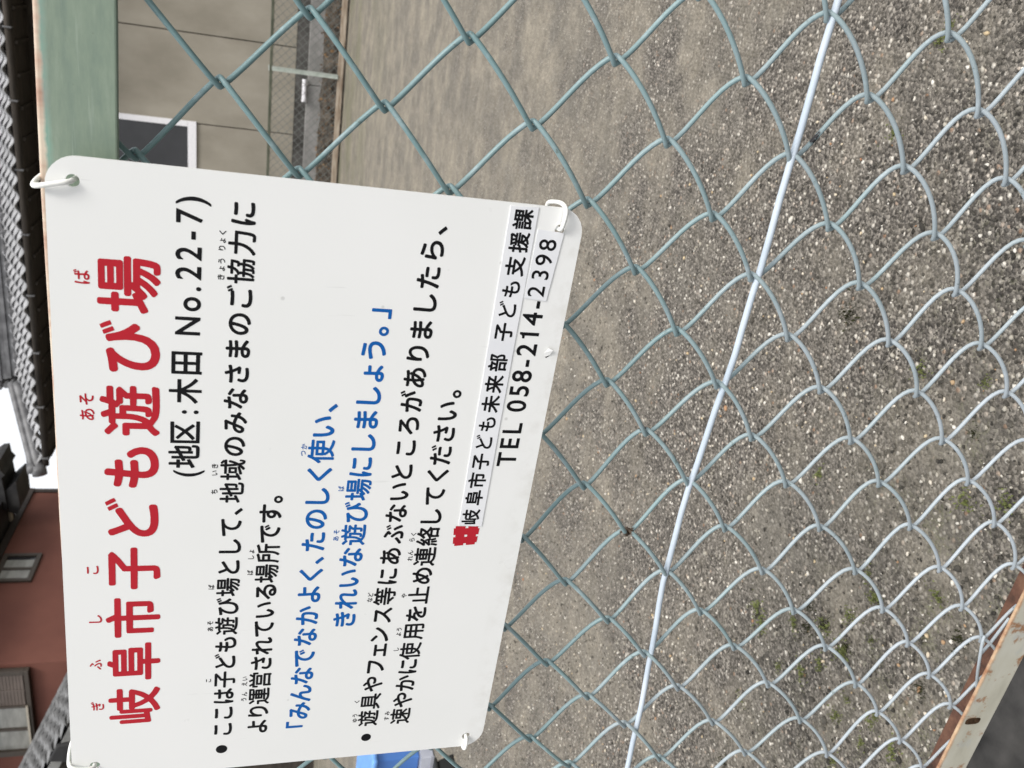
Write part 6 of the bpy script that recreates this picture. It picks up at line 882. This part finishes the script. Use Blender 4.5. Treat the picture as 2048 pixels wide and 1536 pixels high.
win = MB(); win.box((-4.05, WN-.03, 2.10), (-2.30, WN+.02, 2.225)); win.box((-4.05, WN-.03, 3.24), (-2.30, WN+.02, 3.36)); win.box((-2.385, WN-.03, 2.226), (-2.30, WN+.02, 3.239)); win.box((-4.05, WN-.03, 2.226), (-3.965, WN+.02, 3.239)); win.box((-3.2, WN-.022, 2.226), (-3.14, WN+.01, 3.239))
wf = win.build("window", MT['white'], bevel=.004)
b = MB(); b.box((-3.96, WN-.004, 2.22), (-2.38, WN+.004, 3.245)); pane = b.build("pane", MT['glass']); adopt(wf, pane)
kids.append(wf)
# eaves, gutter, roof
b = MB(); b.box((-7.95, 12.98, 4.36), (5, WN+.03, 4.385)); 
for k in range(30): b.box((-7.9+.43*k, 13.0, 4.325), (-7.86+.43*k, WN, 4.359))
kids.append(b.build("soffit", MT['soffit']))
gt = MB(); gt.tube([(-8.05, 12.97, 4.415), (5, 12.97, 4.415)], .05, 10)
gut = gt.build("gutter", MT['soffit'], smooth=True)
for k in range(14):
    b = MB(); b.box((-7.9+.95*k, 12.90, 4.36), (-7.88+.95*k, 13.0, 4.47)); adopt(gut, b.build("bracket", MT['ridge']))
kids.append(gut)
def tile_roof(x0, x1, y0, z0, slope, run, name, mat, tw=.265, te=.225, clip=None):
    """wavy tile courses climbing away from the eave (front edge at y0,z0)"""
    mb = MB(); nx = int((x1-x0)/tw)*8; ny = int(run/te); prev = None
    prof = [0, .012, .030, .042, .038, .020, .004, -.004]
    for j in range(ny):
        ya, yb = y0+j*te, y0+(j+1)*te+.02
        rows = [(ya+.07, z0+slope*(ya+.07-y0)-.012), (ya, z0+slope*(ya-y0)+.022), (ya+.003, z0+slope*(ya-y0)+.040), (yb, z0+slope*(yb-y0)+.006)]
        o = len(mb.v)
        for (yy, zz) in rows:
            for i in range(nx+1):
                x = x0+(x1-x0)*i/nx; bumpz = prof[i % 8]*(1.5 if yy < ya+.05 else .9)
                mb.v.append((x, yy-(bumpz*.35 if yy < ya+.05 else 0), zz+bumpz))
        for r_ in range(3):
            for i in range(nx):
                x = x0+(x1-x0)*(i+.5)/nx
                if clip and not clip(x, ya): continue
                mb.f.append((o+r_*(nx+1)+i, o+r_*(nx+1)+i+1, o+(r_+1)*(nx+1)+i+1, o+(r_+1)*(nx+1)+i))
    return mb.build(name, mat, smooth=False)
rf = tile_roof(-8.1, 5.1, 12.95, 4.44, .47, 1.55, "roof", MT['tile'], clip=lambda x, y: x > -8.08+(y-12.95)*1.0)
b = MB(); b.hexa([(-7.9, 13.0, 4.42), (5, 13.0, 4.42), (5, 14.5, 5.1), (-6.6, 14.5, 5.1), (-7.9, 13.0, 4.40), (5, 13.0, 4.40), (5, 16, 4.40), (-6.6, 16, 4.40)]); deck = b.build("roof_deck", MT['soffit'])
rd = MB()
p0, p1 = Vector((-8.12, 12.93, 4.50)), Vector((-7.05, 14.0, 5.02))
rd.tube([p0.lerp(p1, t) for t in np.linspace(0, 1, 16)], .085, 10); rd.tube([p0.lerp(p1, t)+Vector((0, 0, .10)) for t in np.linspace(.02, 1, 16)], .06, 10)
rd.tube([p0+Vector((-.06, -.06, -.01)), p0+Vector((.03, .03, .03))], .115, 12); rd.tube([p0+Vector((-.03, -.04, .10)), p0+Vector((.06, .05, .13))], .085, 12)
hip = rd.build("hip_ridge", MT['ridge'], smooth=True)
rd = MB(); z = 5.02
rd.box((-7.02, 14.18, 4.9), (5, 14.42, 5.07))
for k in range(5):
    d_ = .02*(k % 2); rd.box((-7.0-.03*k, 14.16-d_, 5.072+.075*k), (5, 14.44+d_, 5.072+.066+.075*k))
rd.tube([(-7.2, 14.3, 5.50), (5, 14.3, 5.50)], .09, 10)
for k in range(5): rd.tube([(-7.06-.04*k, 14.05, 5.02+.1*k), (-7.06-.04*k, 14.5, 5.02+.1*k)], .045, 8)
for xx in np.arange(-6.6, 5, .27): rd.tube([(xx, 14.02, 5.0), (xx, 14.2, 5.06)], .05, 7)
mr = rd.build("main_ridge", MT['ridge'])
adopt(rf, deck, hip, mr); kids.append(rf)
adopt(gh, *kids)

# ------------------------------------------------------------------ red-brown house on the left
XR, NB = -11.5, 12.07
rh = empty("red_house", (-14, 14, 0), "red brown rendered house with two windows and dark tiled eaves", "house"); kids = []
b = MB(); b.box((-20, NB, 0), (XR, 17.62, 6.06)); kids.append(b.build("wall", MT['redwall']))
b = MB(); b.hexa([(-20, NB-.6, 6.10), (XR+.75, NB-.6, 6.10), (XR+.75, 16.7, 6.10), (-20, 16.7, 6.10), (-20, NB-.6, 6.2), (XR+.75, NB-.6, 6.2), (XR+.75, 16.7, 6.2), (-20, 16.7, 6.2)])
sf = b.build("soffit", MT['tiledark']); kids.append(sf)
b = MB(); b.box((XR+.002, NB+.5, 5.93), (XR+.05, 17.62, 6.06)); b.box((XR+.002, 17.50, 4.5), (XR+.03, 17.63, 5.93)); kids.append(b.build("trim", plain("dark_trim", (.045,.036,.032), .7, .2)))
for yy in (16.35, 14.6):
    b = MB(); b.box((XR+.06, yy-.055, 6.055), (XR+.74, yy+.055, 6.099)); kids.append(b.build("rafter_end", MT['cream']))
b = MB(); z = 6.2                                            # dark stepped roof ends beyond the eave
def sil(pts, y0, y1): 
    n_ = len(pts); b.add([(x, y0, z_) for x, z_ in pts]+[(x, y1, z_) for x, z_ in pts], [tuple(range(n_))[::-1], tuple(range(n_, 2*n_))]+[(i, (i+1) % n_, n_+(i+1) % n_, n_+i) for i in range(n_)])
sil([(-11.05, 7.1), (-9.95, 6.75), (-9.91, 6.28), (-9.84, 6.2), (-9.82, 6.09), (-10.02, 6.07), (-10.12, 6.0), (-10.19, 6.07), (-10.53, 6.04), (-10.95, 6.02)], 16.0, 16.8)
sil([(-10.53, 6.038), (-10.32, 5.84), (-10.34, 5.82), (-10.48, 5.825), (-10.63, 5.81), (-10.78, 5.80), (-10.94, 5.80), (-11.1, 5.86), (-11.05, 6.015)], 16.05, 16.82)
kids.append(b.build("roof", MT['tiledark']))
# window on the right-hand wall
def sash(x, y0, y1, z0, z1):
    f_ = MB(); t = .085
    f_.box((x, y0, z0), (x+.05, y1, z0+t)); f_.box((x, y0, z1-t), (x+.05, y1, z1)); f_.box((x, y0, z0+t+.001), (x+.05, y0+t, z1-t-.001)); f_.box((x, y1-t, z0+t+.001), (x+.05, y1, z1-t-.001)); ym = (y0+y1)/2-.04
    f_.box((x+.004, ym-.03, z0+t+.001), (x+.046, ym+.03, z1-t-.001))
    o = f_.build("window", MT['brownframe'], bevel=.004)
    g_ = MB(); g_.box((x+.012, y0+t, z0+t), (x+.018, y1-t-.10, z1-t)); p1_ = g_.build("pane", MT['frost'])
    g_ = MB(); g_.box((x+.010, y1-t-.10, z0+t), (x+.016, y1-t, z1-t)); p2_ = g_.build("pane_gap", MT['glass']); adopt(o, p1_, p2_); return o
kids.append(sash(XR+.002, 14.29, 15.18, 5.21, 5.90))
# wide window with its shutter box on the front wall
f_ = MB(); y1 = NB-.002; y0 = NB-.12
f_.box((-13.56, y0, 4.70), (-11.57, y1, 4.775)); f_.box((-13.56, y0, 5.98), (-11.57, y1, 6.05)); f_.box((-13.56, y0, 4.776), (-13.44, y1, 5.979)); f_.box((-12.40, y0, 4.776), (-12.35, y1, 5.979)); f_.box((-12.965, y0+.02, 4.776), (-12.905, y1, 5.979)); f_.box((-11.66, y0, 4.776), (-11.57, y1, 5.979))
wo2 = f_.build("window", MT['brownframe'], bevel=.005)
f_ = MB(); f_.box((-13.44, NB-.06, 4.776), (-12.96, NB-.05, 5.98)); f_.box((-12.91, NB-.07, 4.776), (-12.40, NB-.06, 5.98)); pn = f_.build("pane", MT['frost'])
f_ = MB()
for k in range(22): f_.box((-12.35, NB-.10, 4.80+.053*k), (-11.66, NB-.075, 4.80+.053*k+.047))
f_.box((-12.02, NB-.108, 4.79), (-11.99, NB-.10, 5.98))
sh_ = f_.build("shutter", MT['shutter'])
f_ = MB(); f_.box((-13.57, NB-.15, 4.755), (-12.35, NB-.121, 4.79)); sill_ = f_.build("sill", MT['cream'])
adopt(wo2, pn, sh_, sill_); kids.append(wo2)
adopt(rh, *kids)

# ------------------------------------------------------------------ low tiled roof in front of the red house
sh = empty("tiled_outbuilding", (-12, 9.9, 0), "low outbuilding with grey scale tiled roof and dark gable", "outbuilding"); kids = []
def rz(x): return 3.35-.42*(x+9.81)
mb = MB(); te, tw = .235, .26
cols = int(2.0/tw)
for j in range(26):
    xa = -9.35-j*te; xb = xa-te-.02
    for i in range(cols):
        ya = 9.0+i*tw; o = len(mb.v)
        pr = [(0, 0), (.06, .028), (.13, .045), (.20, .030), (tw, .002)]
        for (x, lift, kz) in ((xa-.08, -.03, .3), (xa, .020, 1.3), (xa, .050, 1.3), (xb, .004, .9)):
            for (dy, dz) in pr: mb.v.append((x, ya+dy+.03*(j % 2), rz(x)+dz*kz+lift))
        for r_ in range(3):
            for k in range(4): mb.f.append((o+r_*5+k, o+r_*5+k+1, o+(r_+1)*5+k+1, o+(r_+1)*5+k))
roof_o = mb.build("roof", mottled("mid_grey_tile", (.10,.10,.10), (.19,.19,.19), 7, .55, .35))
b = MB()
for k in range(26): b.tube([(-9.33-te*k, 10.85, rz(-9.33-te*k)+.06), (-9.6-te*k, 10.85, rz(-9.6-te*k)+.075)], [.055, .048], 8)
caps_o = b.build("verge_tile", mottled("verge_grey_tile", (.08,.08,.08), (.16,.16,.16), 7, .55, .35)); adopt(roof_o, caps_o)
kids.append(roof_o)
b = MB(); b.add([(-9.5, 9.0, rz(-9.5)-.02), (-15, 9.0, rz(-15)-.02), (-15, 9.0, rz(-15)-.16), (-9.5, 9.0, rz(-9.5)-.16), (-9.5, 8.96, rz(-9.5)-.02), (-15, 8.96, rz(-15)-.02), (-15, 8.96, rz(-15)-.16), (-9.5, 8.96, rz(-9.5)-.16)], [(0,3,2,1),(4,5,6,7),(0,1,5,4),(1,2,6,5),(2,3,7,6),(3,0,4,7)])
kids.append(b.build("bargeboard", mottled("grey_board", (.16,.16,.155), (.26,.26,.25), 4, .7, .3)))
b = MB(); b.hexa([(-15, 9.02, 0), (-9.9, 9.02, 0), (-9.9, 10.8, 0), (-15, 10.8, 0), (-15, 9.02, rz(-15)-.03), (-9.9, 9.02, rz(-9.9)-.03), (-9.9, 10.8, rz(-9.9)-.03), (-15, 10.8, rz(-15)-.03)])
kids.append(b.build("wall", MT['soffit']))
b = MB(); b.hexa([(-10.42, 8.90, 3.30), (-10.05, 8.90, 3.22), (-10.05, 8.97, 3.22), (-10.42, 8.97, 3.30), (-10.38, 8.90, 3.62), (-10.10, 8.90, 3.50), (-10.10, 8.97, 3.50), (-10.38, 8.97, 3.62)])
kids.append(b.build("gable_ornament", MT['tiledark'], bevel=.02))
adopt(sh, *kids)

# ------------------------------------------------------------------ blue bin, low black block, hedge at the left of the yard
bb_ = empty("plastic_bin", (-3.62, 2.62, 0), "blue plastic bin with light blue rim standing on a grey tray", "bin")
def frustum(mb, x, y, z0, z1, a0, b0, a1, b1):
    mb.hexa([(x-a0, y-b0, z0), (x+a0, y-b0, z0), (x+a0, y+b0, z0), (x-a0, y+b0, z0), (x-a1, y-b1, z1), (x+a1, y-b1, z1), (x+a1, y+b1, z1), (x-a1, y+b1, z1)])
b = MB(); frustum(b, -3.62, 2.62, .061, .270, .28, .2, .30, .225); 
for k in range(5): b.box((-3.83+.1*k, 2.40, .1), (-3.81+.1*k, 2.415, .25))
k1 = b.build("body", MT['bluebin'], bevel=.012)
b = MB(); frustum(b, -3.62, 2.62, .271, .297, .325, .25, .325, .25); k2 = b.build("rim", MT['bluerim'], bevel=.01)
b = MB(); frustum(b, -3.62, 2.62, .004, .06, .33, .25, .30, .23); b.box((-3.96, 2.36, .002), (-3.28, 2.366, .022)); k3 = b.build("tray", MT['greyplastic'], bevel=.006)
adopt(bb_, k1, k2, k3)
b = MB(); ccx, ccy = -3.02, 1.98
b.tube([(ccx+.0*math.cos(a), ccy, .0) for a in (0, 1)], .001, 3) if False else None
frustum(b, -3.12, 2.0, .0, .07, .17, .09, .15, .075); frustum(b, -3.12, 2.0, .071, .085, .16, .085, .16, .085)
tag(b.build("low_block", MT['nearblack'], bevel=.01), "low black block on the gravel beside the blue bin", "block")
def leaf_mass(n, cx, cy, cz, rx, ry, rz_, size):
    mb = MB()
    for _ in range(n):
        d = Vector((random.gauss(0, 1), random.gauss(0, 1), random.gauss(0, 1))).normalized()*random.uniform(.55, 1)**.5
        p_ = Vector((cx+d.x*rx, cy+d.y*ry, max(.05, cz+d.z*rz_))); u = Vector((random.gauss(0, 1), random.gauss(0, 1), random.gauss(0, 1))).normalized(); v_ = u.orthogonal().normalized(); s_ = size*random.uniform(.6, 1.3)
        mb.add([p_, p_+u*s_*.5+v_*s_*.3, p_+u*s_, p_+u*s_*.5-v_*s_*.3], [(0, 1, 2, 3)])
    return mb
hd = empty("shrub", (-13.9, 11.4, 0), "dark green shrub at the left end of the far fence", "shrub")
k1 = leaf_mass(2600, -13.9, 11.4, .45, 1.3, .6, .5, .12).build("foliage", MT['hedge']); b = MB(); b.tube([(-13.9, 11.4, 0), (-13.88, 11.4, .5)], [.05, .03], 7); k2 = b.build("stem", MT['soffit']); adopt(hd, k1, k2)

# ------------------------------------------------------------------ overhead lines against the sky
for i, (a, b_) in enumerate([((-21.5, 30, 9.6), (-2, 34, 12.4)), ((-21.5, 30, 10.6), (-2, 34, 13.4))]):
    mb = MB(); a = Vector(a); b_ = Vector(b_); mb.tube([a.lerp(b_, t)-Vector((0, 0, .5*math.sin(PI*t))) for t in np.linspace(0, 1, 14)], .018, 5)
    tag(mb.build("overhead_cable", MT['cable']), "thin overhead cable crossing the white sky between the two houses", "cable", "overhead cables")
